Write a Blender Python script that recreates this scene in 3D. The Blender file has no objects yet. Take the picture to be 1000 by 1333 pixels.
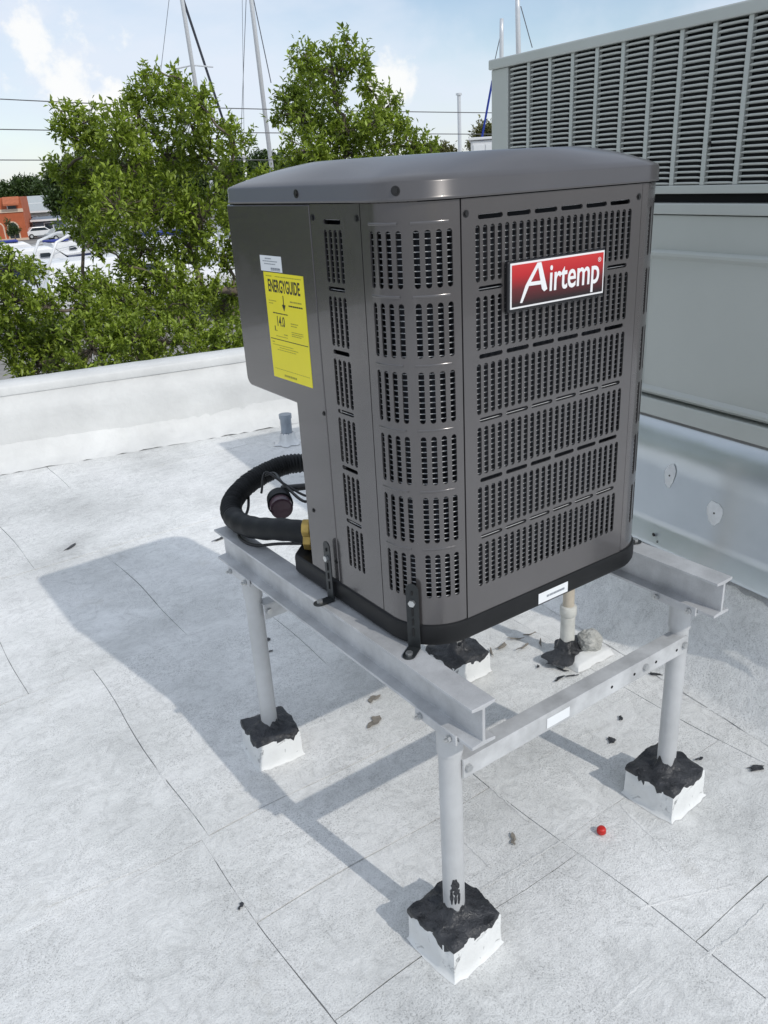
import bpy, bmesh, math, random
import numpy as np
from mathutils import Vector, Matrix
random.seed(7); RNG = np.random.default_rng(11)
R = math.radians
scene = bpy.context.scene
col = scene.collection

# ---------------------------------------------------------------- camera
F, YAW, PIT, ROL = 1065.54, 0.60217, 0.39466, -0.05835
CAM = np.array([0, 0, 1.6])
def cam_axes():
    cy, sy, cp, sp = math.cos(YAW), math.sin(YAW), math.cos(PIT), math.sin(PIT)
    fw = np.array([sy*cp, cy*cp, -sp]); r = np.array([cy, -sy, 0]); u = np.cross(r, fw)
    cr, sr = math.cos(ROL), math.sin(ROL)
    return cr*r+sr*u, -sr*r+cr*u, fw
AX, AY, AZ = cam_axes()
cd = bpy.data.cameras.new('camera'); cam = bpy.data.objects.new('camera', cd); col.objects.link(cam)
cd.sensor_fit = 'VERTICAL'; cd.sensor_height = 36; cd.lens = 36*F/1333; cd.clip_start = 0.02; cd.clip_end = 3000
M = Matrix.Identity(4)
for i in range(3):
    M[i][0] = AX[i]; M[i][1] = AY[i]; M[i][2] = -AZ[i]; M[i][3] = CAM[i]
cam.matrix_world = M
scene.camera = cam
# ---------------------------------------------------------------- world, sun, exposure
SUNV = Vector((0.17, -1.16, 1.0)).normalized()          # towards the sun
EL = math.asin(SUNV.z); AZI = math.atan2(SUNV.x, SUNV.y)
world = bpy.data.worlds.new('World'); scene.world = world; world.use_nodes = True
def N(nt, t, x=0, **kw):
    n = nt.nodes.new(t)
    for k, v in kw.items():
        if k in n.inputs.keys(): n.inputs[k].default_value = v
        else: setattr(n, k, v)
    return n
def ramp(nt, stops, fac=None, interp='LINEAR'):
    n = nt.nodes.new('ShaderNodeValToRGB'); e = n.color_ramp.elements; n.color_ramp.interpolation = interp
    while len(e) < len(stops): e.new(0.5)
    for i, (p, c) in enumerate(stops):
        e[i].position = p; e[i].color = (c, c, c, 1) if not isinstance(c, tuple) else (*c, 1)
    if fac is not None: nt.links.new(fac, n.inputs[0])
    return n
def mixc(nt, fac, a, b, mode='MIX'):
    n = nt.nodes.new('ShaderNodeMix'); n.data_type = 'RGBA'; n.blend_type = mode
    for s, v in ((n.inputs[0], fac), (n.inputs[6], a), (n.inputs[7], b)):
        if hasattr(v, 'is_output'): nt.links.new(v, s)
        elif isinstance(v, (int, float)): s.default_value = v if s.type == 'VALUE' else (v, v, v, 1)
        else: s.default_value = (*v, 1)
    return n.outputs[2]
def math_(nt, op, a, b=0.0, clamp=False):
    n = nt.nodes.new('ShaderNodeMath'); n.operation = op; n.use_clamp = clamp
    for s, v in ((n.inputs[0], a), (n.inputs[1], b)):
        if hasattr(v, 'is_output'): nt.links.new(v, s)
        else: s.default_value = v
    return n.outputs[0]
def ray(px, py):
    v = AX*(px-500)/F - AY*(py-666.5)/F + AZ
    return v
nt = world.node_tree; nt.nodes.clear()
out = N(nt, 'ShaderNodeOutputWorld'); bg = N(nt, 'ShaderNodeBackground', Strength=0.126)
sky = N(nt, 'ShaderNodeTexSky', sky_type='NISHITA', sun_disc=False, sun_elevation=EL, sun_rotation=AZI, altitude=0, air_density=1.0, dust_density=0.4, ozone_density=1.5)
tc = N(nt, 'ShaderNodeTexCoord')
mp = N(nt, 'ShaderNodeMapping'); mp.inputs['Scale'].default_value = (1, 1, 2.6); nt.links.new(tc.outputs['Generated'], mp.inputs[0])
n1 = N(nt, 'ShaderNodeTexNoise', Scale=2.3, Detail=6.0, Roughness=0.55); nt.links.new(mp.outputs[0], n1.inputs[0])
veil = ramp(nt, [(0.38, 0.42), (0.56, 0.94)], n1.outputs[0])
# cumulus: soft puffs near the horizon
def puff(px, py, size, amp=0.42, scl=11.0):
    d = Vector(ray(px, py)).normalized()
    sb = N(nt, 'ShaderNodeVectorMath', operation='DISTANCE'); nt.links.new(tc.outputs['Generated'], sb.inputs[0]); sb.inputs[1].default_value = d
    nn = N(nt, 'ShaderNodeTexNoise', Scale=scl, Detail=6.0, Roughness=0.6); nt.links.new(tc.outputs['Generated'], nn.inputs[0])
    t = math_(nt, 'SUBTRACT', 1.0, math_(nt, 'DIVIDE', sb.outputs['Value'], size))
    t = math_(nt, 'ADD', t, math_(nt, 'MULTIPLY', math_(nt, 'SUBTRACT', nn.outputs[0], 0.5), amp*6))
    return ramp(nt, [(0.38, 0.0), (0.66, 1.0)], t, 'EASE').outputs[0]
clear = math_(nt, 'SUBTRACT', 1.0, math_(nt, 'MULTIPLY', math_(nt, 'MAXIMUM', puff(760, -90, 0.30, .25, 4.0), puff(-900, -300, 0.5, .25, 3.0)), 0.62))
cl = mixc(nt, math_(nt, 'MULTIPLY', veil.outputs[0], clear), sky.outputs[0], (6.2, 6.75, 7.65))
for a in ((88, 112, 0.105), (135, 135, 0.07), (505, 110, 0.05), (-500, 130, 0.16), (1700, 60, 0.2)):
    cl = mixc(nt, math_(nt, 'MULTIPLY', puff(*a), 0.85), cl, (8.0, 8.0, 7.9))
nt.links.new(cl, bg.inputs[0]); nt.links.new(bg.outputs[0], out.inputs[0])
sd = bpy.data.lights.new('sun', 'SUN'); sd.energy = 2.0; sd.angle = R(0.55); sd.color = (1.0, 0.955, 0.885)
sun = bpy.data.objects.new('sun', sd); col.objects.link(sun)
sun.rotation_euler = (-SUNV).to_track_quat('-Z', 'Y').to_euler(); sun.location = (0, -8, 12)
scene.view_settings.view_transform = 'Standard'; scene.view_settings.look = 'None'
scene.view_settings.exposure = 0.0; scene.view_settings.gamma = 1
scene.render.engine = 'CYCLES'
scene.render.resolution_x = 768; scene.render.resolution_y = 1024

# ---------------------------------------------------------------- helpers
def P(px, py, d):                      # point on a pixel's ray at horizontal distance d
    v = ray(px, py); return Vector(CAM + v*d/math.hypot(v[0], v[1]))
def G(px, py, z):                      # pixel's ray meets height z
    v = ray(px, py); return Vector(CAM + v*(z-CAM[2])/v[2])
def tag(o, label=None, cat=None, group=None, kind=None):
    if label: o['label'] = label
    if cat: o['category'] = cat
    if group: o['group'] = group
    if kind: o['kind'] = kind
    return o
def thing(name, loc, label, cat, rz=0, group=None):
    o = bpy.data.objects.new(name, None); o.empty_display_size = 0.05; col.objects.link(o)
    o.location = loc; o.rotation_euler = (0, 0, rz)
    return tag(o, label, cat, group)
class MB:
    def __init__(s): s.v = []; s.f = []; s.mi = []
    def add(s, vs, fs, m=0):
        b = len(s.v); s.v += [tuple(v) for v in vs]
        for f in fs: s.f.append(tuple(b+i for i in f)); s.mi.append(m)
        return s
    def box(s, c, d, rot=None, m=0):
        vs = []
        for z in (-.5, .5):
            for y in (-.5, .5):
                for x in (-.5, .5):
                    p = Vector((x*d[0], y*d[1], z*d[2]))
                    if rot is not None: p = rot @ p
                    vs.append(p+Vector(c))
        return s.add(vs, [(0, 2, 3, 1), (4, 5, 7, 6), (0, 1, 5, 4), (2, 6, 7, 3), (0, 4, 6, 2), (1, 3, 7, 5)], m)
    def span(s, a, b, m=0):
        return s.box([(a[i]+b[i])/2 for i in range(3)], [abs(b[i]-a[i]) for i in range(3)], None, m)
    def tube(s, pts, rad, n=12, cap=True, m=0):
        pts = [Vector(p) for p in pts]
        if isinstance(rad, (int, float)): rad = [rad]*len(pts)
        vs = []; up = Vector((0, 0, 1)); prev = None
        for i, p in enumerate(pts):
            t = (pts[min(i+1, len(pts)-1)]-pts[max(i-1, 0)]).normalized()
            if prev is None:
                a = t.cross(up if abs(t.z) < .9 else Vector((1, 0, 0))).normalized()
            else:
                a = (prev-t*prev.dot(t)).normalized()
            b = t.cross(a); prev = a
            for k in range(n):
                an = 2*math.pi*k/n; vs.append(p+(a*math.cos(an)+b*math.sin(an))*rad[i])
        fs = [(i*n+k, i*n+(k+1) % n, (i+1)*n+(k+1) % n, (i+1)*n+k) for i in range(len(pts)-1) for k in range(n)]
        if cap: fs += [tuple(range(n))[::-1], tuple((len(pts)-1)*n+k for k in range(n))]
        return s.add(vs, fs, m)
    def extr(s, poly, a, b, fn, m=0):   # polygon (u,v) extruded along w from a to b; fn(u,v,w)->xyz
        n = len(poly); vs = [fn(u, v, a) for u, v in poly]+[fn(u, v, b) for u, v in poly]
        fs = [tuple(range(n))[::-1], tuple(range(n, 2*n))]+[(i, (i+1) % n, n+(i+1) % n, n+i) for i in range(n)]
        return s.add(vs, fs, m)
    def mesh(s, name, mats, smooth=False, weld=False, recalc=True):
        me = bpy.data.meshes.new(name); me.from_pydata(s.v, [], s.f)
        for m in (mats if isinstance(mats, (list, tuple)) else [mats]): me.materials.append(m)
        if any(s.mi): me.polygons.foreach_set('material_index', s.mi)
        bm = bmesh.new(); bm.from_mesh(me)
        if weld: bmesh.ops.remove_doubles(bm, verts=bm.verts, dist=1e-5)
        (bmesh.ops.recalc_face_normals(bm, faces=bm.faces) if recalc else None); bm.to_mesh(me); bm.free()
        if smooth: me.polygons.foreach_set('use_smooth', [True]*len(me.polygons))
        me.update(); return me
    def build(s, name, mats, parent=None, smooth=False, bevel=0, weld=False, angle=None, recalc=True):
        o = bpy.data.objects.new(name, s.mesh(name, mats, smooth, weld, recalc)); col.objects.link(o); o.parent = parent
        if angle: o.data.set_sharp_from_angle(angle=R(angle))
        if bevel:
            b = o.modifiers.new('bevel', 'BEVEL'); b.width = bevel; b.segments = 2; b.limit_method = 'ANGLE'; b.angle_limit = R(40)
        return o
def link_mesh(name, me, parent=None, loc=(0, 0, 0), rot=(0, 0, 0)):
    o = bpy.data.objects.new(name, me); col.objects.link(o); o.parent = parent; o.location = loc; o.rotation_euler = rot; return o
def text(name, body, size, mat, parent, mtx, xs=1.0, bold=0.0, shear=0.0, extrude=0.0004, align='CENTER'):
    cu = bpy.data.curves.new('t', 'FONT'); cu.body = body; cu.size = size; cu.align_x = align; cu.align_y = 'CENTER'
    cu.offset = bold; cu.shear = shear; cu.extrude = extrude; cu.resolution_u = 4
    to = bpy.data.objects.new('t', cu); col.objects.link(to)
    bpy.context.view_layer.update()
    me = bpy.data.meshes.new_from_object(to.evaluated_get(bpy.context.evaluated_depsgraph_get()))
    bpy.data.objects.remove(to); bpy.data.curves.remove(cu)
    me.transform(mtx @ Matrix.Diagonal((xs, 1, 1, 1))); me.materials.clear(); me.materials.append(mat)
    return link_mesh(name, me, parent)
def frame(o, X, Y, Z):
    m = Matrix.Identity(4)
    for i in range(3): m[i][0] = X[i]; m[i][1] = Y[i]; m[i][2] = Z[i]; m[i][3] = o[i]
    return m

# ---------------------------------------------------------------- materials
MATS = {}
def mat(name, color, rough=0.6, metal=0.0, var=0.0, vscale=5.0, bump=0.0, bscale=60.0, bdist=0.003, coat=0.0, spec=0.5, speck=0.0, sscale=300.0, island=0.0, rvar=0.0):
    m = bpy.data.materials.new(name); m.use_nodes = True; nt = m.node_tree
    b = nt.nodes['Principled BSDF']; b.inputs['Roughness'].default_value = rough; b.inputs['Metallic'].default_value = metal
    b.inputs['Coat Weight'].default_value = coat; b.inputs['Specular IOR Level'].default_value = spec
    tc = N(nt, 'ShaderNodeTexCoord'); c = color
    if var:
        n = N(nt, 'ShaderNodeTexNoise', Scale=vscale, Detail=7.0, Roughness=0.62); nt.links.new(tc.outputs['Object'], n.inputs[0])
        r = ramp(nt, [(0.3, 1-var), (0.7, 1+var*0.6)], n.outputs[0]); c = mixc(nt, 1.0, c, r.outputs[0], 'MULTIPLY')
        if rvar:
            rr = ramp(nt, [(0.3, rough-rvar), (0.7, rough+rvar)], n.outputs[0]); nt.links.new(rr.outputs[0], b.inputs['Roughness'])
    if speck:
        n = N(nt, 'ShaderNodeTexNoise', Scale=sscale, Detail=3.0, Roughness=0.7); nt.links.new(tc.outputs['Object'], n.inputs[0])
        r = ramp(nt, [(0.33, 1-speck), (0.5, 1.0)], n.outputs[0]); c = mixc(nt, 1.0, c, r.outputs[0], 'MULTIPLY')
    if island:
        g = N(nt, 'ShaderNodeNewGeometry'); r = ramp(nt, [(0, 1-island), (1, 1+island)], g.outputs['Random Per Island']); c = mixc(nt, 1.0, c, r.outputs[0], 'MULTIPLY')
    if hasattr(c, 'is_output'): nt.links.new(c, b.inputs[0])
    else: b.inputs[0].default_value = (*c, 1)
    if bump:
        n = N(nt, 'ShaderNodeTexNoise', Scale=bscale, Detail=4.0, Roughness=0.6); nt.links.new(tc.outputs['Object'], n.inputs[0])
        bp = N(nt, 'ShaderNodeBump', Strength=bump, Distance=bdist); nt.links.new(n.outputs[0], bp.inputs['Height']); nt.links.new(bp.outputs[0], b.inputs['Normal'])
    MATS[name] = m; return m
def membrane():
    m = bpy.data.materials.new('white_coating'); m.use_nodes = True; nt = m.node_tree; b = nt.nodes['Principled BSDF']
    b.inputs['Roughness'].default_value = 0.72; b.inputs['Specular IOR Level'].default_value = 0.3
    g = N(nt, 'ShaderNodeNewGeometry'); oi = N(nt, 'ShaderNodeObjectInfo')
    n1 = N(nt, 'ShaderNodeTexNoise', Scale=1.7, Detail=8.0, Roughness=0.65); nt.links.new(g.outputs['Position'], n1.inputs[0])
    r1 = ramp(nt, [(0.34, (0.62, 0.627, 0.615)), (0.45, (0.725, 0.732, 0.718)), (0.54, (0.785, 0.79, 0.777)), (0.66, (0.84, 0.842, 0.83))], n1.outputs[0])
    mp = N(nt, 'ShaderNodeMapping'); mp.inputs['Scale'].default_value = (7, 30, 16); mp.inputs['Rotation'].default_value = (0, 0, 0.35); nt.links.new(g.outputs['Position'], mp.inputs[0])
    n2 = N(nt, 'ShaderNodeTexNoise', Scale=1.0, Detail=5.0, Roughness=0.6, Distortion=1.2); nt.links.new(mp.outputs[0], n2.inputs[0])
    r2 = ramp(nt, [(0.35, 0.955), (0.65, 1.03)], n2.outputs[0])
    n3 = N(nt, 'ShaderNodeTexNoise', Scale=230.0, Detail=2.5, Roughness=0.75); nt.links.new(g.outputs['Position'], n3.inputs[0])
    r3 = ramp(nt, [(0.35, 0.60), (0.47, 0.97), (0.66, 1.05)], n3.outputs[0])
    n4 = N(nt, 'ShaderNodeTexNoise', Scale=5.0, Detail=5.0, Roughness=0.7); nt.links.new(g.outputs['Position'], n4.inputs[0])
    r4 = ramp(nt, [(0.38, 0.25), (0.58, 1.0)], n4.outputs[0])     # where granules show through the coating
    r5 = ramp(nt, [(0.0, 0.96), (1.0, 1.03)], oi.outputs['Random'])
    c = mixc(nt, 1.0, r1.outputs[0], r2.outputs[0], 'MULTIPLY')
    c = mixc(nt, r4.outputs[0], c, mixc(nt, 1.0, c, r3.outputs[0], 'MULTIPLY'))
    c = mixc(nt, 1.0, c, r5.outputs[0], 'MULTIPLY')
    nb = N(nt, 'ShaderNodeTexNoise', Scale=14.0, Detail=6.0, Roughness=0.75, Distortion=2.5); nt.links.new(g.outputs['Position'], nb.inputs[0])
    c = mixc(nt, 1.0, c, ramp(nt, [(0.36, 0.86), (0.5, 1.0), (0.66, 1.07)], nb.outputs[0]).outputs[0], 'MULTIPLY')
    nl = N(nt, 'ShaderNodeTexNoise', Scale=0.9, Detail=4.0, Roughness=0.6, Distortion=0.8); nt.links.new(g.outputs['Position'], nl.inputs[0])
    c = mixc(nt, 1.0, c, ramp(nt, [(0.36, 0.90), (0.62, 1.06)], nl.outputs[0]).outputs[0], 'MULTIPLY')
    # stray dirt: sparse brownish stains
    n6 = N(nt, 'ShaderNodeTexNoise', Scale=3.1, Detail=9.0, Roughness=0.72); 
    mp6 = N(nt, 'ShaderNodeMapping'); mp6.inputs['Location'].default_value = (4.3, 1.7, 0); nt.links.new(g.outputs['Position'], mp6.inputs[0]); nt.links.new(mp6.outputs[0], n6.inputs[0])
    r6 = ramp(nt, [(0.60, 0.0), (0.74, 0.5)], n6.outputs[0]); c = mixc(nt, r6.outputs[0], c, (0.50, 0.485, 0.44))
    nt.links.new(c, b.inputs[0])
    ad = math_(nt, 'ADD', math_(nt, 'MULTIPLY', n3.outputs[0], 0.6), math_(nt, 'MULTIPLY', n4.outputs[0], 1.5))
    ad = math_(nt, 'ADD', ad, math_(nt, 'MULTIPLY', n2.outputs[0], 0.5)); ad = math_(nt, 'ADD', ad, math_(nt, 'MULTIPLY', nb.outputs[0], 1.2))
    bp = N(nt, 'ShaderNodeBump', Strength=0.7, Distance=0.004); nt.links.new(ad, bp.inputs['Height']); nt.links.new(bp.outputs[0], b.inputs['Normal'])
    return m
m_memb = membrane()
m_tar = mat('roof_tar', (0.034, 0.036, 0.041), 0.45, var=0.6, vscale=22, bump=1.0, bscale=32, bdist=0.012, rvar=0.2)
m_deck = mat('bitumen_deck', (0.24, 0.24, 0.24), 0.8, var=0.3)
m_thick = mat('thick_white_coating', (0.72, 0.73, 0.725), 0.5, var=0.12, vscale=5, bump=0.5, bscale=22, bdist=0.006)
def stained(name, base, stain, lo, hi, scale, rough, bump=0.5, seed=0.0):
    m = mat(name, base, rough, var=0.12, vscale=6, bump=bump, bscale=24, bdist=0.005); nt = m.node_tree; b = nt.nodes['Principled BSDF']
    tc = N(nt, 'ShaderNodeTexCoord'); mp = N(nt, 'ShaderNodeMapping'); mp.inputs['Location'].default_value = (seed, seed*1.7, seed*.6); nt.links.new(tc.outputs['Object'], mp.inputs[0])
    n = N(nt, 'ShaderNodeTexNoise', Scale=scale, Detail=8.0, Roughness=0.7, Distortion=0.6); nt.links.new(mp.outputs[0], n.inputs[0])
    src = b.inputs[0].links[0].from_socket; nt.links.new(mixc(nt, ramp(nt, [(lo, 0.0), (hi, 0.85)], n.outputs[0]).outputs[0], src, stain), b.inputs[0]); return m
m_pad = stained('smeared_white_block', (0.73, 0.74, 0.73), (0.10, 0.105, 0.11), 0.60, 0.68, 22.0, 0.5, 0.6)
m_wall = mat('parapet_coating', (0.655, 0.66, 0.648), 0.6, var=0.14, vscale=2.5, bump=0.6, bscale=16, bdist=0.008)
m_paint = mat('grey_metallic_paint', (0.138, 0.131, 0.131), 0.20, metal=0.6, var=0.06, vscale=3, coat=0.3, bump=0.05, bscale=500, bdist=0.0005)
m_lid = mat('grey_lid_paint', (0.108, 0.103, 0.103), 0.32, metal=0.5, var=0.08, vscale=4, coat=0.2)
m_black = mat('black_plastic', (0.009, 0.0095, 0.0105), 0.5, spec=0.3, var=0.25, vscale=12, bump=0.1, bscale=200, bdist=0.001)
m_blacksteel = mat('black_steel', (0.03, 0.034, 0.036), 0.38, metal=0.4, var=0.35, vscale=40)
m_coil = mat('coil_fins', (0.02, 0.022, 0.028), 0.5, metal=0.6)
m_wire = mat('galvanised_wire', (0.66, 0.67, 0.68), 0.45, metal=0.2)
m_bolt = mat('zinc_bolt', (0.55, 0.56, 0.56), 0.35, metal=0.9)
m_screw = mat('dark_screw', (0.03, 0.03, 0.03), 0.4, metal=0.5)
m_alu = mat('silver_painted_aluminium', (0.54, 0.55, 0.56), 0.5, metal=0.25, var=0.26, vscale=11, bump=0.12, bscale=90, bdist=0.0015, speck=0.12, sscale=500)
m_post = mat('silver_painted_post', (0.53, 0.54, 0.545), 0.45, metal=0.2, var=0.12, vscale=9, bump=0.08, bscale=60)
m_bar = mat('galvanised_angle', (0.54, 0.55, 0.555), 0.5, metal=0.2, var=0.28, vscale=12)
m_rtu = mat('sage_grey_enamel', (0.49, 0.515, 0.485), 0.24, var=0.04, vscale=2.5, coat=0.15, rvar=0.03)
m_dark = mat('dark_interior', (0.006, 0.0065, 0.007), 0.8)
m_flash = mat('galvanised_flashing', (0.60, 0.645, 0.675), 0.22, metal=0.6, var=0.06, vscale=3, bump=0.12, bscale=2.2, bdist=0.02, rvar=0.03)
m_caulk = mat('pale_caulk', (0.74, 0.76, 0.77), 0.6, var=0.12, vscale=30, bump=0.4, bscale=50)
m_ins = mat('black_insulation', (0.010, 0.0115, 0.013), 0.55, spec=0.3, var=0.3, vscale=20, bump=0.35, bscale=35, bdist=0.004)
m_cable = mat('black_cable', (0.012, 0.012, 0.013), 0.4)
m_brass = mat('yellow_brass', (0.46, 0.32, 0.09), 0.38, metal=0.6, var=0.3, vscale=40)
m_pvc = mat('beige_pvc', (0.52, 0.46, 0.37), 0.5, var=0.15, vscale=15)
m_pvcw = mat('chalky_coupling', (0.6, 0.6, 0.56), 0.6, var=0.2, vscale=20)
m_red = mat('red_plastic', (0.55, 0.02, 0.015), 0.4)
m_pink = mat('dull_maroon_plastic', (0.10, 0.055, 0.07), 0.35, var=0.3, vscale=30)
m_lilac = mat('greyish_sealant', (0.46, 0.46, 0.43), 0.7, var=0.4, vscale=30, bump=0.8, bscale=60, bdist=0.008)
m_yel = mat('yellow_print', (0.84, 0.73, 0.02), 0.42, var=0.05, vscale=8)
m_ink = mat('black_ink', (0.02, 0.018, 0.012), 0.5)
m_fade = mat('faint_ink', (0.36, 0.32, 0.03), 0.5)
m_grey_ink = mat('grey_ink', (0.25, 0.27, 0.30), 0.5)
m_paper = mat('white_sticker', (0.78, 0.80, 0.81), 0.4)
m_white = mat('white_enamel', (0.8, 0.8, 0.8), 0.3)
m_badge = mat('badge_black', (0.012, 0.012, 0.014), 0.3)
def gradient_mat():
    m = bpy.data.materials.new('red_to_black_print'); m.use_nodes = True; nt = m.node_tree; b = nt.nodes['Principled BSDF']
    tc = N(nt, 'ShaderNodeTexCoord'); sp = N(nt, 'ShaderNodeSeparateXYZ'); nt.links.new(tc.outputs['Generated'], sp.inputs[0])
    r = ramp(nt, [(0.05, (0.018, 0.010, 0.012)), (0.42, (0.13, 0.018, 0.022)), (0.75, (0.47, 0.02, 0.025)), (1.0, (0.56, 0.035, 0.035))], sp.outputs[2]); nt.links.new(r.outputs[0], b.inputs[0])
    b.inputs['Roughness'].default_value = 0.25; return m
m_grad = gradient_mat()
def leaf_mat(name, c1, c2, trans=0.25):
    m = bpy.data.materials.new(name); m.use_nodes = True; nt = m.node_tree; b = nt.nodes['Principled BSDF']
    g = N(nt, 'ShaderNodeNewGeometry'); n = N(nt, 'ShaderNodeTexNoise', Scale=2.2, Detail=3.0); nt.links.new(g.outputs['Position'], n.inputs[0])
    f = math_(nt, 'ADD', math_(nt, 'MULTIPLY', g.outputs['Random Per Island'], 0.65), math_(nt, 'MULTIPLY', n.outputs[0], 0.5), True)
    c = ramp(nt, [(0.1, c1), (0.6, c2), (0.97, tuple(min(1, x*1.5) for x in c2))], f).outputs[0]
    nt.links.new(c, b.inputs[0]); b.inputs['Roughness'].default_value = 0.42; b.inputs['Specular IOR Level'].default_value = 0.45
    tr = N(nt, 'ShaderNodeBsdfTranslucent'); nt.links.new(mixc(nt, 1.0, c, (1.25, 1.35, 0.5), 'MULTIPLY'), tr.inputs[0])
    mx = N(nt, 'ShaderNodeMixShader'); mx.inputs[0].default_value = trans
    nt.links.new(b.outputs[0], mx.inputs[1]); nt.links.new(tr.outputs[0], mx.inputs[2]); nt.links.new(mx.outputs[0], nt.nodes['Material Output'].inputs[0])
    return m
m_leaf = leaf_mat('fresh_leaves', (0.08, 0.135, 0.014), (0.235, 0.305, 0.042))
m_leafd = leaf_mat('dark_leaves', (0.022, 0.042, 0.014), (0.055, 0.09, 0.025), 0.15)
m_leafb = leaf_mat('olive_leaves', (0.07, 0.075, 0.03), (0.14, 0.14, 0.05), 0.15)
m_bark = mat('bark', (0.16, 0.13, 0.10), 0.85, var=0.35, vscale=8, bump=0.6, bscale=30)

# ================================================================= SETTING
GZ = -4.2
m_ground = mat('pale_yard_gravel', (0.30, 0.29, 0.27), 0.9, var=0.3, vscale=0.15, speck=0.2, sscale=3)
g = MB(); g.add([(-900, -900, GZ), (900, -900, GZ), (900, 900, GZ), (-900, 900, GZ)], [(0, 1, 2, 3)])
tag(g.build('ground', m_ground), kind='structure')
# roof deck (the building under our feet) and its membrane sheets
PA = Vector((0.809, 5.412, 0)); PB = Vector((2.684, 5.048, 0)); PD = (PB-PA).normalized(); PN = Vector((-PD.y, PD.x, 0))
wall_y = lambda x: PA.y+(x-PA.x)*PD.y/PD.x
XL, XR, YB = -7.0, 6.5, -5.0
dk = MB(); poly = [(XL, YB), (XR, YB), (XR, wall_y(XR)), (XL, wall_y(XL))]
dk.extr(poly, GZ, -0.004, lambda u, v, w: (u, v, w)); roof = tag(dk.build('roof', m_deck), kind='structure')
def sheet(x0, x1, y0, y1, lift, yt=None, gap=1.0):
    """one lap of cap sheet: wavy edges, 5 mm thick; yt(x) bounds the far edge along the wall"""
    pts = []
    def edge(ax, ay, bx, by):
        L = math.hypot(bx-ax, by-ay); n = max(2, int(L/0.035)); ph = random.random()*50
        nx, ny = -(by-ay)/L, (bx-ax)/L; gp = gap*(2.0 if abs(bx-ax) > abs(by-ay) else 1.0)
        for i in range(n):
            t = i/n; s = ph+t*L
            w = 0.0017*gp*max(0, math.sin(s*3.3)+0.5*math.sin(s*9.1)+.1) + 0.0002 + 0.0008*gp*random.random()**3
            wob = 0.006*math.sin(s*1.1+ax*3)*0  # neighbours share the joint line
            w = min(w, .0019)
            qx, qy = ax+(bx-ax)*t, ay+(by-ay)*t
            qx, qy = qx+.010*math.sin(2.3*qy+.7)+.0055*math.sin(7.9*qy+qx), qy+.011*math.sin(1.9*qx+.3)+.0055*math.sin(8.7*qx+1.3*qy)
            pts.append((qx+nx*w, qy+ny*w))
    ya, yb = (yt(x0), yt(x1)) if yt else (y1, y1)
    edge(x0, y0, x1, y0); edge(x1, y0, x1, yb); edge(x1, yb, x0, ya); edge(x0, ya, x0, y0)
    b = MB(); b.extr(pts, -0.004, lift, lambda u, v, w: (u, v, w))
    return b.build('membrane_sheet', m_memb, roof)
rows = [  # y0, y1, joints
 (-5.0, -1.8, [XL, -3, 1.9, XR]), (-1.8, 0.20, [XL, -2.2, 0.1, 1.9, XR]),
 (1.664, 2.682, [XL, -2.4, -0.8, 0.535, 1.217, 1.93, XR]), (2.682, 3.705, [XL, -1.6, 0.31, 0.9, 2.05, XR]), ]
for y0, y1, js in rows:
    for a, b in zip(js, js[1:]): sheet(a, b, y0, y1, random.choice((0, .0005, .001, .0016)), gap=1.0)
for a, b, y0, y1 in [(XL, -0.9, .2, 1.664), (-0.9, 0.514, .2, 1.664), (.514, 1.236, 1.342, 1.664), (.514, 1.236, 1.03, 1.342), (.514, 1.236, .2, 1.03),
                     (1.236, 1.887, 1.081, 1.664), (1.236, 1.887, 0.70, 1.081), (1.236, 1.887, .2, .70), (1.887, XR, .2, 1.664)]:
    sheet(a, b, y0, y1, random.choice((0, .0005, .001, .0016)), gap=1.3)
for a, b in zip([XL, -2.5, .6, 1.5, 2.9, XR], [-2.5, .6, 1.5, 2.9, XR]): sheet(a, b, 3.705, 4.72, random.choice((0, .001, .002)))
for a, b in zip([XL, -1.0, 1.05, 2.2, XR], [-1.0, 1.05, 2.2, XR]): sheet(a, b, 4.72, 9, random.choice((0, .001)), yt=lambda x: wall_y(x)-.004 if wall_y(x) > 4.75 else 4.75)

# ridges of thick coating left by the brush along old laps
def ridge(pts, w=.0035, h=.0007):
    pts = [G(x, y, .002) for x, y in pts]; n = 30; vs = []
    for i in range(n+1):
        t_ = i/n*(len(pts)-1); k = min(int(t_), len(pts)-2); p = pts[k].lerp(pts[k+1], t_-k); d = (pts[k+1]-pts[k]).normalized(); q = Vector((-d.y, d.x, 0)); ww = w*random.uniform(.5, 1.3)*(1 if 0 < i < n else .2)
        p = p+q*random.uniform(-.0015, .0015)
        vs += [(p.x-q.x*ww, p.y-q.y*ww, .0012), (p.x, p.y, .0015+h*random.uniform(.5, 1.2)), (p.x+q.x*ww, p.y+q.y*ww, .0012)]
    b = MB(); b.add(vs, [(i*3+a, i*3+a+1, (i+1)*3+a+1, (i+1)*3+a) for i in range(n) for a in range(2)]); b.build('coating_ridge', m_memb, roof, smooth=True)
for L in ([(605, 995), (650, 1035), (690, 1070)], [(612, 1165), (680, 1125), (735, 1092)], [(808, 1048), (850, 1090), (870, 1110)], [(830, 1182), (900, 1165), (960, 1150)], [(780, 1330), (812, 1300), (845, 1270)], [(910, 1250), (960, 1215), (1000, 1175)],
          [(705, 985), (740, 965), (800, 940)], [(985, 1320), (1000, 1300), (1020, 1270)], [(560, 1060), (600, 1090), (640, 1130)], [(60, 1180), (130, 1150), (210, 1120)], [(170, 940), (190, 975), (230, 1040)], [(880, 905), (940, 930), (1000, 962)]): ridge(L)

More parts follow.
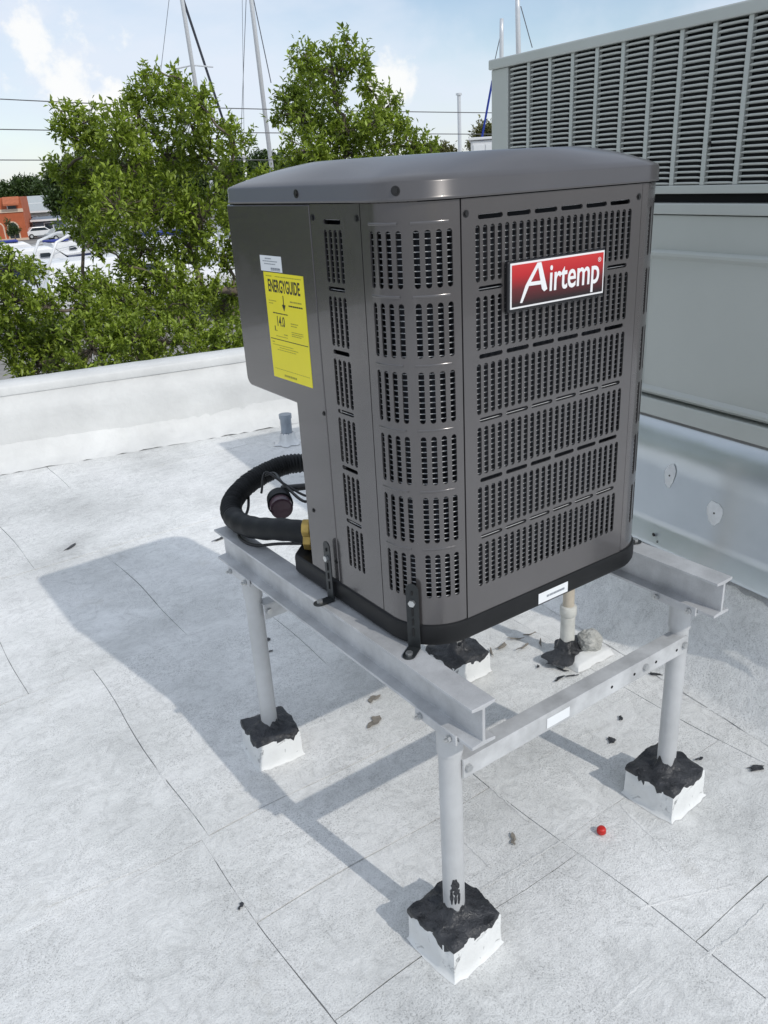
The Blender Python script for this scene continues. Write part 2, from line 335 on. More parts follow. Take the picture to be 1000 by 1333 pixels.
# parapet wall along the roof edge
pw = thing('parapet_wall', PA, 'low white coated parapet wall along the roof edge before the trees', 'wall', math.atan2(PD.y, PD.x))
def strip_profile(b, prof, x0, x1, step, jit, m=0):
    n = int((x1-x0)/step); vs = []
    for i in range(n+1):
        x = x0+(x1-x0)*i/n
        for k, (y, z, j) in enumerate(prof):
            q = math.sin(x*3.1+k)*0.5+math.sin(x*7.7+k*2)*0.3+random.uniform(-1, 1)*0.35
            vs.append((x, y+jit*j*q, z+jit*j*0.7*random.uniform(-1, 1)))
    k = len(prof); b.add(vs, [(i*k+a, i*k+a+1, (i+1)*k+a+1, (i+1)*k+a) for i in range(n) for a in range(k-1)], m)
b = MB(); strip_profile(b, [(0, -4.2, 0), (0, 0.12, 0.2), (0.0, .28, .3), (0, .452, .2), (0.03, .452, 0)], -8, 6, .06, .006)
b.build('wall_face', m_wall, pw, smooth=True)
b = MB(); strip_profile(b, [(0.02, .449, 0), (-0.003, .447, .15), (-.0042, .452, .2), (-0.0035, .49, .25), (.004, .506, .2), (.19, .512, .3), (.215, .50, .2), (.215, -4.2, 0)], -8, 6, .08, .005)
b.build('coping', m_wall, pw, smooth=True)
b = MB(); strip_profile(b, [(-.155, .0025, .6), (-.13, .012, 1), (-.09, .028, 1), (-.045, .06, 1.2), (-.012, .11, 1), (.004, .15, .3)], -8, 6, .045, .015)
b.build('base_flashing', m_wall, pw, smooth=True)
# short pipe before the parapet
vp = G(375, 577, 0.0)
t = thing('vent_pipe', (vp.x, vp.y, 0.004), 'short blue grey vent pipe in a white mound by the parapet', 'pipe')
m_pipe = mat('blue_grey_metal', (0.30, 0.34, 0.39), 0.4, metal=0.4, var=0.2, vscale=10)
MB().tube([(0, 0, 0), (0, 0, .185)], [.036, .036], 20).tube([(0, 0, .165), (0, 0, .192)], [.041, .041], 20).build('pipe', m_pipe, t, smooth=True, angle=40)
b = MB()
for i, (r, z) in enumerate(((.13, 0), (.10, .02), (.065, .045), (.045, .085), (.037, .09))): pass
ringn = 18; prof = ((.085, 0), (.062, .008), (.048, .026), (.041, .065), (.0365, .07)); vs = []
for (r, z) in prof:
    for k in range(ringn): a = 2*math.pi*k/ringn; q = 1+.2*math.sin(k*2.3)+.1*random.random(); vs.append((r*q*math.cos(a), r*q*math.sin(a), z))
b.add(vs, [(i*ringn+k, i*ringn+(k+1) % ringn, (i+1)*ringn+(k+1) % ringn, (i+1)*ringn+k) for i in range(4) for k in range(ringn)])
b.build('mound', m_thick, t, smooth=True)

# ================================================================= STAND
AXP, AYP, LX, LY = 0.834, 1.031, 0.737, 0.8485
ZB, ZT, FW = 0.6026, 0.6931, 0.0575
BBX, BBY = 1.511, 1.827
posts = [(AXP, AYP), (AXP, AYP+LY), (AXP+LX, AYP), (AXP+LX-.02, AYP+LY-.02)]
st = thing('equipment_stand', (AXP, AYP, 0.0), 'silver steel stand with two beams on four pipe legs carrying the condenser', 'stand')
S = lambda x, y, z: (x-AXP, y-AYP, z)
for bx, y0, y1 in ((AXP, .929, 2.022), (AXP+LX, .925, 2.03)):
    h, fw, ft, wt = ZT-ZB, FW/2, .0065, .0035
    pr = [(-fw, 0), (fw, 0), (fw, ft), (wt, ft+.003), (wt, h-ft-.003), (fw, h-ft), (fw, h), (-fw, h), (-fw, h-ft), (-wt, h-ft-.003), (-wt, ft+.003), (-fw, ft)]
    b = MB()
    n = 24; vs = []
    for i in range(n+1):
        y = y0+(y1-y0)*i/n
        for k, (u, v) in enumerate(pr): vs.append(S(bx+u, y, ZB+v))
    m_ = len(pr)
    b.add(vs, [(i*m_+k, i*m_+(k+1) % m_, (i+1)*m_+(k+1) % m_, (i+1)*m_+k) for i in range(n) for k in range(m_)]+[tuple(range(m_)), tuple(n*m_+k for k in range(m_))])
    b.build('beam', m_alu, st, bevel=.0008)
for i, (x, y) in enumerate(posts):
    lean = (0, 0)
    p = MB().tube([S(x, y, 0.05), S(x, y, .30), S(x, y, ZB-.008)], .0238, 28).build('leg', m_post, st, smooth=True, angle=50)
    c = MB(); c.tube([S(x, y, ZB-.075), S(x, y, ZB-.010)], .0268, 28); c.build('collar', m_post, p, smooth=True, angle=50)
    c = MB(); c.box(S(x, y, ZB-.0065), (.062, .125, .008))
    for s in (-1, 1): c.box(S(x+s*.0335, y, ZB+.001), (.005, .125, .022))
    c.build('saddle_plate', m_alu, p, bevel=.001)
    for dy in (-.045, .045):
        q = MB(); q.tube([S(x-.037, y+dy, ZB-.001), S(x-.043, y+dy, ZB-.001)], .0075, 6); q.tube([S(x-.043, y+dy, ZB-.001), S(x-.050, y+dy, ZB-.001)], .004, 8); q.build('bolt', m_bolt, p)
for y, z in ((AYP, .512), (AYP+LY-.01, .51)):
    x0, x1 = AXP+.012, AXP+LX-.002; yf = y-.027
    b = MB(); b.span(S(x0, yf, z-.046), S(x1, yf+.0035, z-.0035)); b.span(S(x0, yf, z-.0035), S(x1, yf+.040, z))
    a = b.build('cross_bar', m_bar, st, bevel=.0012)
    for k in range(9):
        if k < 5: continue
        xx = x0+.05+(x1-x0-.09)*k/8
        MB().tube([S(xx, yf+.001, z-.026), S(xx, yf-.0006, z-.026)], .0038, 10).build('bolt_hole', m_dark, a)
    for xx in (x0+.012, x1-.16, x1-.012):
        MB().tube([S(xx, yf-.0005, z-.022), S(xx, yf-.007, z-.022)], .0085, 6).build('bolt', m_bolt, a)
    if y == AYP: MB().span(S(x0+.235, yf-.0012, z-.038), S(x0+.305, yf-.0004, z-.013)).build('sticker', m_paper, a)

# pads under the legs
def pad(x, y, h, hw, label, rz, group='pitch pads under the stand legs', post=True):
    t = thing('support_pad', (x, y, 0.0), label, 'pad', rz, group)
    b = MB(); n = 9; ring = []
    per = []
    for s in range(4):
        for i in range(n):
            f = -1+2*i/n
            per.append([(f, -1), (1, f), (-f, 1), (-1, -f)][s])
    lv = [(1.09, .0015), (1.025, .006), (1.0, .018), (.995, h*.5), (.985, h*.94), (.94, h)]
    vs = []
    for li, (sc, z) in enumerate(lv):
        for k, (u, v) in enumerate(per):
            r = 1/max(abs(u), abs(v)); rd = 1-0.05*(abs(u*v) > .6)
            j = 1+random.uniform(-.012, .012)*(2.2 if li < 1 else 1)
            vs.append((u*hw*sc*rd*j, v*hw*sc*rd*j, z+random.uniform(-.003, .003)*(li > 1)))
    m_ = len(per); fs = [(i*m_+k, i*m_+(k+1) % m_, (i+1)*m_+(k+1) % m_, (i+1)*m_+k) for i in range(len(lv)-1) for k in range(m_)]
    vs.append((0, 0, h)); fs += [((len(lv)-1)*m_+k, (len(lv)-1)*m_+(k+1) % m_, len(vs)-1) for k in range(m_)]
    b.add(vs, fs); b.build('block', m_pad, t, smooth=True, angle=50)
    # tar cap: ragged, climbing the leg, running over the edge in places
    b = MB(); vs = []; K = 72
    for li, (sc, z) in enumerate(((1.0, -.006), (.995, .003), (.96, .008), (.7, .010), (.48, .014), (.34, .024), (.285, .046))):
        for k in range(K):
            a = 2*math.pi*k/K; u, v = math.cos(a), math.sin(a); q = 1/max(abs(u), abs(v)); sq = q**.82
            if li < 3: rr = hw*sq*sc*(1.0+.02*math.sin(a*5+x*9)+.018*math.sin(a*11+y*7)+random.uniform(-.014, .014))
            elif li == 3: rr = hw*(sq*.5+.5)*sc*(1+.05*math.sin(a*3+x*5))
            else: rr = hw*sc*(1+.05*math.sin(a*3+li))
            zz = h+z+(.0028*math.sin(a*5+li*1.7+x*7)+.002*math.sin(a*8-li*2.3)+random.uniform(-.0009, .0009))*(li < 6)
            if li == 0: zz -= max(0, .004*math.sin(a*4+x*21)+.005*math.sin(a*9+y*13)+random.gauss(-.003, .005))
            vs.append((u*rr, v*rr, zz if li < 6 else zz+.009*math.sin(a*3+x*11)+.007*math.sin(a*7)))
    b.add(vs, [(i*K+k, i*K+(k+1) % K, (i+1)*K+(k+1) % K, (i+1)*K+k) for i in range(6) for k in range(K)])
    b.build('tar_cap', m_tar, t, smooth=True)
    return t
pad(posts[0][0], posts[0][1], .088, .076, 'white block with glossy black tar top under the stand leg, peeling tar at its leg', R(4))
pad(posts[1][0], posts[1][1], .085, .072, 'white tar topped block half in the condenser shadow under a stand leg', R(-6))
pad(posts[2][0], posts[2][1], .086, .077, 'white tar topped block near the red cap, under a stand leg', R(3))
pad(BBX+.03, BBY+.02, .075, .082, 'low dark topped block under the condenser base at the hidden stand leg', R(-2))
# leftover tar smear on the front leg
b = MB()
for (a0, z0, w, hh) in ((-2.15, .190, .42, .018), (-2.0, .172, .30, .012), (-2.45, .158, .16, .024), (-1.78, .155, .15, .020), (-2.1, .150, .12, .016)):
    n = 16; vs = [(.0250*math.cos(a0), .0250*math.sin(a0), z0)]
    for ring in (.5, 1.0):
        for k in range(n):
            an = 2*math.pi*k/n; rr = ring*(random.uniform(.7, 1.2) if ring == 1 else 1); aa = a0+math.cos(an)*w*rr; r0 = .0252 if ring < 1 else .0243; vs.append((r0*math.cos(aa), r0*math.sin(aa), z0+math.sin(an)*hh*rr))
    b.add(vs, [(0, 1+k, 1+(k+1) % n) for k in range(n)]+[(1+k, 1+n+k, 1+n+(k+1) % n, 1+(k+1) % n) for k in range(n)])
b.build('tar_smear', m_tar, st)

# ================================================================= CONDENSER
UX, UY = 0.849, 1.118
ac = thing('condenser_unit', (UX, UY, ZT), 'dark grey air conditioning condenser with red badge on a silver stand', 'air conditioner')
W_, D_, CR = 0.70, 0.685, 0.11
ZP0, ZP1 = 0.049, 0.856
ARC = CR*math.pi/2
def path(s, inset=0.0):
    r = CR-inset
    FL = W_-2*CR; SL = D_-2*CR
    if s <= 0: return (inset, CR-s)
    if s <= ARC: a = s/CR; return (CR-r*math.cos(a), CR-r*math.sin(a))
    s -= ARC
    if s <= FL: return (CR+s, inset)
    s -= FL
    if s <= ARC: a = s/CR; return (W_-CR+r*math.sin(a), CR-r*math.cos(a))
    s -= ARC
    if s <= SL: return (W_-inset, CR+s)
    s -= SL
    if s <= ARC: a = s/CR; return (W_-CR+r*math.cos(a), D_-CR+r*math.sin(a))
    s -= ARC
    return (W_-CR-s, D_-inset)
ROWT = [.8125-.1208*k for k in range(6)]; SLEN = .098; SW = .0104
def slotted(name, s0, s1, slots, dashes, inset=0.0, bumps=None, th=.0035):
    """sheet s0..s1 with capsule slots: slots = s-centres, dashes = (centre, length)"""
    b = MB(); wall = MB(); pt = lambda s, z, i=0.0: (*path(s, inset+i), z)
    def blank(a, c, z0, z1):
        n = max(1, int((c-a)/.011)) if True else 1
        for i in range(n):
            u0, u1 = a+(c-a)*i/n, a+(c-a)*(i+1)/n; b.add([pt(u0, z0), pt(u1, z0), pt(u1, z1), pt(u0, z1)], [(0, 1, 2, 3)])
    def cell(a, c, z0, z1, w, horiz=False):
        if not horiz:
            m = (a+c)/2; r = w/2; lo, hi = z0+r+.001, z1-r-.001
            cap = [(m+r*math.cos(R(t)), hi+r*math.sin(R(t))) for t in range(0, 181, 30)]+[(m+r*math.cos(R(t)), lo+r*math.sin(R(t))) for t in range(180, 361, 30)]
            mh, ml = (hi+z1)/2, (lo+z0)/2
            rect = [(c, hi), (c, mh), (c, z1), (m, z1), (a, z1), (a, mh), (a, hi), (a, lo), (a, ml), (a, z0), (m, z0), (c, z0), (c, ml), (c, lo)]
        else:
            m = (z0+z1)/2; r = w/2; lo, hi = a+r+.004, c-r-.004
            cap = [(hi+r*math.sin(R(t)), m+r*math.cos(R(t))) for t in range(0, 181, 30)]+[(lo+r*math.sin(R(t)), m+r*math.cos(R(t))) for t in range(180, 361, 30)]
            mh, ml = (hi+c)/2, (lo+a)/2
            rect = [(hi, z1), (mh, z1), (c, z1), (c, m), (c, z0), (mh, z0), (hi, z0), (lo, z0), (ml, z0), (a, z0), (a, m), (a, z1), (ml, z1), (lo, z1)]
        k = len(cap)
        b.add([pt(*q) for q in rect]+[pt(*q) for q in cap], [(i, (i+1) % k, k+(i+1) % k, k+i)[::(-1 if horiz else 1)] for i in range(k)])
        wall.add([pt(*q) for q in cap]+[pt(*q, th) for q in cap], [(i, (i+1) % k, k+(i+1) % k, k+i) for i in range(k)])
    zcur = ZP1
    for k, zt in enumerate(ROWT):
        if dashes:
            dz = zt+.0125; blank(s0, s1, dz+.0075, zcur); cur = s0
            for c, L in dashes:
                blank(cur, c-L/2, dz-.0075, dz+.0075); cell(c-L/2, c+L/2, dz-.0075, dz+.0075, .0085, True); cur = c+L/2
            blank(cur, s1, dz-.0075, dz+.0075); zcur = dz-.0075
        blank(s0, s1, zt, zcur); cur = s0
        for c in slots:
            hw = SW*.5+.0025; blank(cur, c-hw, zt-SLEN, zt); cell(c-hw, c+hw, zt-SLEN, zt, SW); cur = c+hw
        blank(cur, s1, zt-SLEN, zt); zcur = zt-SLEN
    blank(s0, s1, ZP0, zcur)
    o = b.build(name, m_paint, ac, smooth=True, weld=True, recalc=False)
    # folded edges and slot walls
    for s in (s0, s1):
        wall.add([pt(s, ZP0), pt(s, ZP1), pt(s, ZP1, .012), pt(s, ZP0, .012)], [(0, 1, 2, 3)])
    wo = wall.build('slot_edges', m_paint, o)
    if bumps:
        for (a, c) in bumps:
            for zt in ROWT:
                n = 10; q = MB(); vs = []
                for i in range(n+1):
                    s = a+(c-a)*i/n
                    for dz, off in ((-.0032, .001), (0, -.0022), (.0032, .001)): vs.append((*path(s, inset+off), zt+.0105+dz))
                q.add(vs, [(i*3+j, i*3+j+1, (i+1)*3+j+1, (i+1)*3+j) for i in range(n) for j in range(2)])
                q.build('stamped_rib', m_paint, o, smooth=True)
    return o
G_ = .0012
lou = slotted('louvre_panel', -(.3075-CR)+G_, -.028-G_, [-(.257-CR), -(.240-CR), -(.223-CR), -(.206-CR)], [(-(.2315-CR), .066)])
grp = [.031+.0195*i for i in range(4)]+[.031+.0195*3+.031+.0195*i for i in range(4)]
cor = slotted('corner_panel', -.028+G_, ARC+.001-G_, [g_-.028 for g_ in grp], None, bumps=[(-.004, .060), (.083, .150)])
fs0 = ARC-CR
fr = slotted('front_panel', ARC+.001+G_, fs0+.586-G_, [fs0+.1485+.01748*i for i in range(24)], [(fs0+.1445+.0683*(i+.5), .0665) for i in range(6)], inset=-.0012)
e0 = fs0+.586
cor2 = slotted('corner_panel', e0+G_, e0+.210-G_, [e0+.010+g_-.004 for g_ in grp], None)
sd0 = e0+.210
side = slotted('side_panel', sd0+G_, sd0+.40, [sd0+.02+.01748*i for i in range(21)], None)
rear = MB(); n = 40; ss = [sd0+.402+(ARC+.02+.30)*i/n for i in range(n+1)]
vs = [(*path(s), z) for s in ss for z in (ZP0, ZP1)]; rear.add(vs, [(2*i, 2*i+1, 2*i+3, 2*i+2) for i in range(n)]); rear.build('rear_panel', m_paint, ac, smooth=True)
# control box, upper rear-left corner; rounded lower edge and rear corner
CY0, CY1, CZ0 = .3075+.0012, .665, .446
b = MB(); rc = .022
poly = [(CY0, ZP1), (CY0, ZP0), (.432, ZP0), (.432, CZ0)]
poly += [(CY1-rc+rc*math.cos(R(a)), CZ0+.004+rc+rc*math.sin(R(a))) for a in range(-90, 1, 15)]+[(CY1, ZP1)]
b.extr(poly, 0.0, .010, lambda u, v, w: (w, u, v)); cp = b.build('control_panel', m_paint, ac, bevel=.0035)
MB().extr([(CY0, ZP1), (CY0, CZ0+.002), (.432, CZ0+.002)]+[(u, v+.001) for u, v in poly[4:]], .0102, .26, lambda u, v, w: (w, u, v)).build('control_box', m_paint, ac)
b = MB(); b.add([(.008, .431, ZP0), (.012, .437, ZP0), (.25, D_-.03, ZP0), (.008, .431, CZ0+.01), (.012, .437, CZ0+.01), (.25, D_-.03, CZ0+.01)], [(0, 1, 4, 3), (1, 2, 5, 4)]); vpn = b.build('valve_panel', m_paint, ac)
b = MB(); b.span((.255, .60, ZP0), (.45, .672, ZP1)); b.build('rear_cover', m_paint, ac, bevel=.003)
# inner coil and guard wires
b = MB(); n = 90; tot = sd0+.40+ARC+.3; ss = [-.19+(tot+.19)*i/n for i in range(n+1)]
b.add([(*path(s, .034), z) for s in ss for z in (ZP0+.004, ZP1-.004)], [(2*i, 2*i+1, 2*i+3, 2*i+2) for i in range(n)])
b.build('coil', m_coil, ac, smooth=True)
b = MB(); n = 70; sx = [-.185+(sd0+.40+.185)*i/n for i in range(n+1)]
z = ZP0+.02
while z < ZP1-.02:
    vs = []
    for s in sx:
        for (di, dz) in ((.0066, -.0008), (.0056, 0), (.0066, .0008)): vs.append((*path(s, di), z+dz))
    b.add(vs, [(i*3+j, i*3+j+1, (i+1)*3+j+1, (i+1)*3+j) for i in range(n) for j in range(2)]); z += .01055
tag(b.build('wire_guard', m_wire, ac), kind='stuff')
# base pan with cut rear-left corner
def pan(inset, z):
    o = -inset; pts = []
    for a in range(0, 91, 9): pts.append((CR-(CR+.006+o)*math.cos(R(a)), CR-(CR+.006+o)*math.sin(R(a)), z))
    for a in range(0, 91, 9): pts.append((W_-CR+(CR+.006+o)*math.sin(R(a)), CR-(CR+.006+o)*math.cos(R(a)), z))
    for a in range(0, 91, 9): pts.append((W_-CR+(CR+.006+o)*math.cos(R(a)), D_-CR+(CR+.006+o)*math.sin(R(a)), z))
    pts += [(.19, D_+.006+o, z), (-.004-o+.004, .515, z), (-.006-o, .505, z)]
    return pts
b = MB(); lv = [pan(.012, 0), pan(.004, .004), pan(0, .012), pan(0, .043), pan(.002, .0485), pan(.006, .0505), pan(.03, .046)]
k = len(lv[0]); b.add([v for l in lv for v in l], [(i*k+j, i*k+(j+1) % k, (i+1)*k+(j+1) % k, (i+1)*k+j) for i in range(len(lv)-1) for j in range(k)]+[tuple(range(k))[::-1], tuple((len(lv)-1)*k+j for j in range(k))])
bp_ = b.build('base_pan', m_black, ac, smooth=True, angle=35)
b = MB(); b.span((.311, -.0072, .011), (.403, -.0064, .036)); sk = b.build('serial_sticker', m_paper, bp_)
b = MB()
for i in range(13): b.span((.336+.0044*i, -.0077, .0205), (.3388+.0044*i+.001*random.random(), -.0073, .0255))
b.build('print', m_grey_ink, sk)
# lid
def lid_ring(off, z):
    pts = []; rr = (.11, .11, .11, .035)
    cs = [((rr[0], rr[0]), 180, rr[0]), ((W_-rr[1], rr[1]), 270, rr[1]), ((W_-rr[2], D_-rr[2]), 0, rr[2]), ((rr[3], .668-rr[3]), 90, rr[3])]
    for (c, a0, r) in cs:
        for i in range(13):
            a = R(a0+90*i/12); pts.append((c[0]+(r+off)*math.cos(a), c[1]+(r+off)*math.sin(a), z))
        # subdivisions of the straight run come with the next corner
    dense = []
    for i, p in enumerate(pts):
        q = pts[(i+1) % len(pts)]; d = math.dist(p[:2], q[:2]); m_ = 12 if i % 13 == 12 else 1
        for j in range(m_): dense.append(tuple(p[a]+(q[a]-p[a])*j/m_ for a in range(3)))
    return dense
cx, cy, FR = W_/2+.01, D_/2, .275
def blend(t, z, off=0.0):
    ring = lid_ring(off, z); o = []
    for (x, y, zz) in ring:
        a = math.atan2(y-cy, x-cx); qx, qy = cx+FR*math.cos(a), cy+FR*math.sin(a); o.append((x+(qx-x)*t, y+(qy-y)*t, z))
    return o
ZL = ZP1+.002
lv = [lid_ring(-.004, ZL+.001), lid_ring(.0055, ZL), lid_ring(.0065, ZL+.003), lid_ring(.0045, ZL+.006), lid_ring(.0042, ZL+.0285), lid_ring(.002, ZL+.032)]
lv += [blend(t, ZL+.032+dz*1.12) for t, dz in ((.12, .0075), (.30, .016), (.5, .024), (.7, .0305), (.88, .035), (.97, .0365), (1.0, .036))]
lv += [blend(1.0, ZL+.026), blend(1.0, ZL+.0)]
k = len(lv[0]); b = MB(); b.add([v for l in lv for v in l], [(i*k+j, i*k+(j+1) % k, (i+1)*k+(j+1) % k, (i+1)*k+j) for i in range(len(lv)-1) for j in range(k)])
lid = b.build('lid', m_lid, ac, smooth=True, angle=38)
b = MB()
for r in [.03+.022*i for i in range(12)]:
    b.tube([(cx+r*math.cos(2*math.pi*i/48), cy+r*math.sin(2*math.pi*i/48), ZL+.022) for i in range(49)], .0016, 4, False)
for a in range(0, 360, 45): b.tube([(cx, cy, ZL+.0195), (cx+.274*math.cos(R(a)), cy+.274*math.sin(R(a)), ZL+.0195)], .002, 5)
tag(b.build('fan_guard', m_blacksteel, lid), kind='stuff')
b = MB(); b.tube([(cx, cy, ZL-.12), (cx, cy, ZL-.02)], .06, 24); fan = b.build('fan_motor', m_black, ac)
for i in range(3):
    b = MB(); a0 = i*2*math.pi/3; vs = []
    for j in range(6):
        r = .055+.04*j
        for s in (-1, 1): a = a0+s*(.55-.03*j); vs.append((cx+r*math.cos(a), cy+r*math.sin(a), ZL-.07+s*.028))
    b.add(vs, [(2*j, 2*j+1, 2*j+3, 2*j+2) for j in range(5)]); b.build('fan_blade', m_black, ac)
# screws
def screw(p, nrm, r=.0048, parent=ac, m=m_screw):
    p = Vector(p); nrm = Vector(nrm); b = MB(); b.tube([p-nrm*.001, p+nrm*.003], r*.85, 6); b.tube([p, p+nrm*.0008], r*1.35, 12); b.build('screw', m, parent)
NL, NF = (-1, 0, 0), (0, -1, 0)
for y, z in ((.298, .832), (.149, .832)): screw((0, y, z), NL)
for y, z in ((.317, .445), (.40, .20), (.317, .10)): screw((0, y, z), NL, .004)
for x, z in ((.122, .832), (.575, .832)): screw((x, -.0012, z), NF)
screw((-.0043, .345, ZL+.017), NL, .006, lid)
def cor_pt(s, z, i=0): q = path(s, i); q2 = path(s, i+.01); nn = Vector((q[0]-q2[0], q[1]-q2[1], 0)).normalized(); return (q[0], q[1], z), nn
p_, n_ = cor_pt(.062, ZL+.017, -.0043); screw(p_, n_, .006, lid)
p_, n_ = cor_pt(e0+.1, ZL+.017, -.0043); screw(p_, n_, .006, lid)
# badge
BX0, BX1, BZ0, BZ1 = .2165, .468, .660, .741
b = MB(); b.span((BX0-.005, -.0105, BZ0-.006), (BX1+.004, -.003, BZ1+.003)); bd = b.build('badge', m_badge, ac, bevel=.002)
MB().span((BX0, -.0118, BZ0), (BX1, -.0104, BZ1)).build('badge_border', m_white, bd)
MB().span((BX0+.0035, -.0128, BZ0+.0035), (BX1-.0035, -.0117, BZ1-.0035)).build('badge_print', m_grad, bd)
X, Y, Z = (1, 0, 0), (0, 0, 1), (0, -1, 0)
text('lettering', 'irtemp', .070, m_white, bd, frame((.3835, -.0129, .7035), X, Y, Z), xs=.745, bold=.0008, shear=.04, extrude=.0006)
b = MB()
for q_ in ([(.2535, .6695), (.259, .669), (.2755, .697), (.3055, .7365), (.297, .7365), (.267, .699)], [(.2965, .7365), (.3065, .7365), (.3235, .6865), (.3155, .683), (.3095, .688)], [(.2705, .6975), (.3155, .6965), (.3140, .7035), (.2750, .7040)]):
    b.extr(q_, -.0129-.0001*len(b.f)*.2, -.0135-.0001*len(b.f)*.2, lambda u, v, w: (u-.014, w, v))
b.build('lettering', m_white, bd)
text('lettering', '\u00ae', .012, m_white, bd, frame((.453, -.0129, .7245), X, Y, Z), extrude=.0004)
# energy label and small white sticker on the control panel
LY0, LY1, LZ0, LZ1 = .5215, .3535, .4925, .7205
el = MB().span((-.0006, LY1, LZ0), (.0006, LY0, LZ1)).build('energy_label', m_yel, ac)
X, Y, Z = (0, -1, 0), (0, 0, 1), (-1, 0, 0)
lab = lambda u, v: (-.0007, LY0-u, LZ1-v)      # u from the left, v from the top, metres
text('lettering', 'ENERGYGUIDE', .036, m_ink, el, frame(lab(.083, .0285), X, Y, Z), xs=.565, bold=.0009, extrude=.0001)
text('lettering', '14.0', .030, m_ink, el, frame(lab(.056, .102), X, Y, Z), xs=.72, bold=.0004, extrude=.0001)
def bar(u0, u1, v0, v1, m): return MB().span((-.0009, LY0-u0, LZ1-v0), (-.0005, LY0-u1, LZ1-v1)).build('printed_line', m, el)
bar(.004, .164, .1405, .1420, m_ink)
b = MB(); b.span((-.0009, LY0-.0755, LZ1-.045), (-.0005, LY0-.0785, LZ1-.066)); b.add([(-.0009, LY0-.069, LZ1-.064), (-.0009, LY0-.085, LZ1-.064), (-.0009, LY0-.077, LZ1-.078)], [(0, 1, 2)]); b.build('arrow', m_ink, el)
def small_print(u0, u1, v, h, m, name='small_print', parent=el, f=lab):
    b = MB(); u = u0
    while u < u1:
        w = random.uniform(.003, .010); b.span((-.0009, LY0-u, LZ1-v), (-.0005, LY0-min(u1, u+w), LZ1-v-h)); u += w+.0016
    b.build(name, m, parent)
for u0, u1, v, h, m in [(.01, .035, .0065, .0018, m_fade), (.05, .158, .0065, .0016, m_fade), (.012, .045, .058, .0018, m_fade), (.012, .03, .0635, .0018, m_fade), (.105, .152, .054, .003, m_fade), (.098, .155, .063, .003, m_ink),
  (.026, .09, .083, .0022, m_ink), (.10, .13, .10, .002, m_fade), (.10, .125, .105, .002, m_fade), (.10, .148, .118, .0016, m_fade), (.10, .148, .122, .0016, m_fade), (.10, .14, .126, .0016, m_fade), (.026, .038, .121, .002, m_fade),
  (.066, .082, .127, .002, m_fade), (.03, .08, .133, .0014, m_fade), (.01, .02, .147, .002, m_fade), (.012, .10, .153, .0014, m_fade), (.04, .12, .158, .0014, m_fade), (.03, .11, .163, .0014, m_fade), (.01, .16, .207, .001, m_fade), (.05, .105, .217, .0045, m_fade)]:
    small_print(u0, u1, v, h, m)
bar(.0275, .0305, .112, .121, m_ink)
ws = MB().span((-.0004, .4375, .7225), (.0006, .5305, .7545)).build('white_sticker', m_paper, ac)
for u0, u1, v, h in [(.023, .05, -.029, .002), (.012, .075, -.0235, .0016), (.018, .066, -.018, .0016), (.045, .085, -.010, .0035), (.045, .085, -.0055, .0012)]:
    small_print(u0-.009, u1-.009, v, h, m_grey_ink, 'small_print', ws)
# valves in the cut corner
for (vx, vy, vz, r) in ((.055, .480, .112, .019), (.064, .492, .074, .022)):
    b = MB(); d = Vector((-.7, .72, 0)).normalized(); p = Vector((vx, vy, vz)); b.tube([p-d*.03, p+d*.018, p+d*.02, p+d*.04], [r, r, r*1.25, r*1.2], 8); b.tube([p+Vector((0, 0, -.03)), p+Vector((0, 0, .032))], r*.75, 8)
    b.build('service_valve', m_brass, ac, bevel=.002)

# hold-down brackets
def bracket(loc, rz, label):
    t = thing('hold_down_bracket', loc, label, 'bracket', rz, 'black straps fixing the condenser to the stand')
    w, L, th = .0135, .148, .0028
    prof = [(w*math.cos(R(a)), L-w+w*math.sin(R(a))) for a in range(0, 181, 15)]+[(-w, .0015), (w, .0015)]
    st_ = MB().extr(prof, -th, 0, lambda u, v, q: (u, q, v)).build('strap', m_blacksteel, t, bevel=.0006)
    foot = [(w, 0), (w, .034)]+[(w*math.cos(R(a)), .034+w*math.sin(R(a))) for a in range(15, 181, 15)]+[(-w, 0)]
    MB().extr(foot, .0003, th+.0003, lambda u, v, q: (u, -v, q)).build('foot', m_blacksteel, t, bevel=.0006)
    for z, h in ((.128, .004), (.085, .009), (.062, .007), (.038, .009)):
        MB().tube([(0, -th-.0004, z-h), (0, -th-.0004, z+h)], .0022, 6).build('slot', m_dark, st_)
    b = MB(); b.tube([(0, -th, .106), (0, -th-.006, .106)], .0075, 6); b.build('bolt', m_bolt, st_)
    b = MB(); b.tube([(0, -.032, th), (0, -.032, th+.006)], .0075, 6); b.build('bolt', m_bolt, t)
    return t
bracket((UX-.0115, 1.452, ZT+.0004), R(-90), 'black perforated strap on the left of the condenser by the louvre panel seam')
p_, n_ = cor_pt(.062, 0, -.0115); bracket((UX+p_[0], UY+p_[1], ZT+.0004), math.atan2(n_.y, n_.x)+math.pi/2, 'black slotted strap standing at the rounded front corner of the condenser')
bracket((UX+W_+.010, 1.205, ZT+.0004), R(62), 'black strap foot on the beam beside the grey curb flashing')

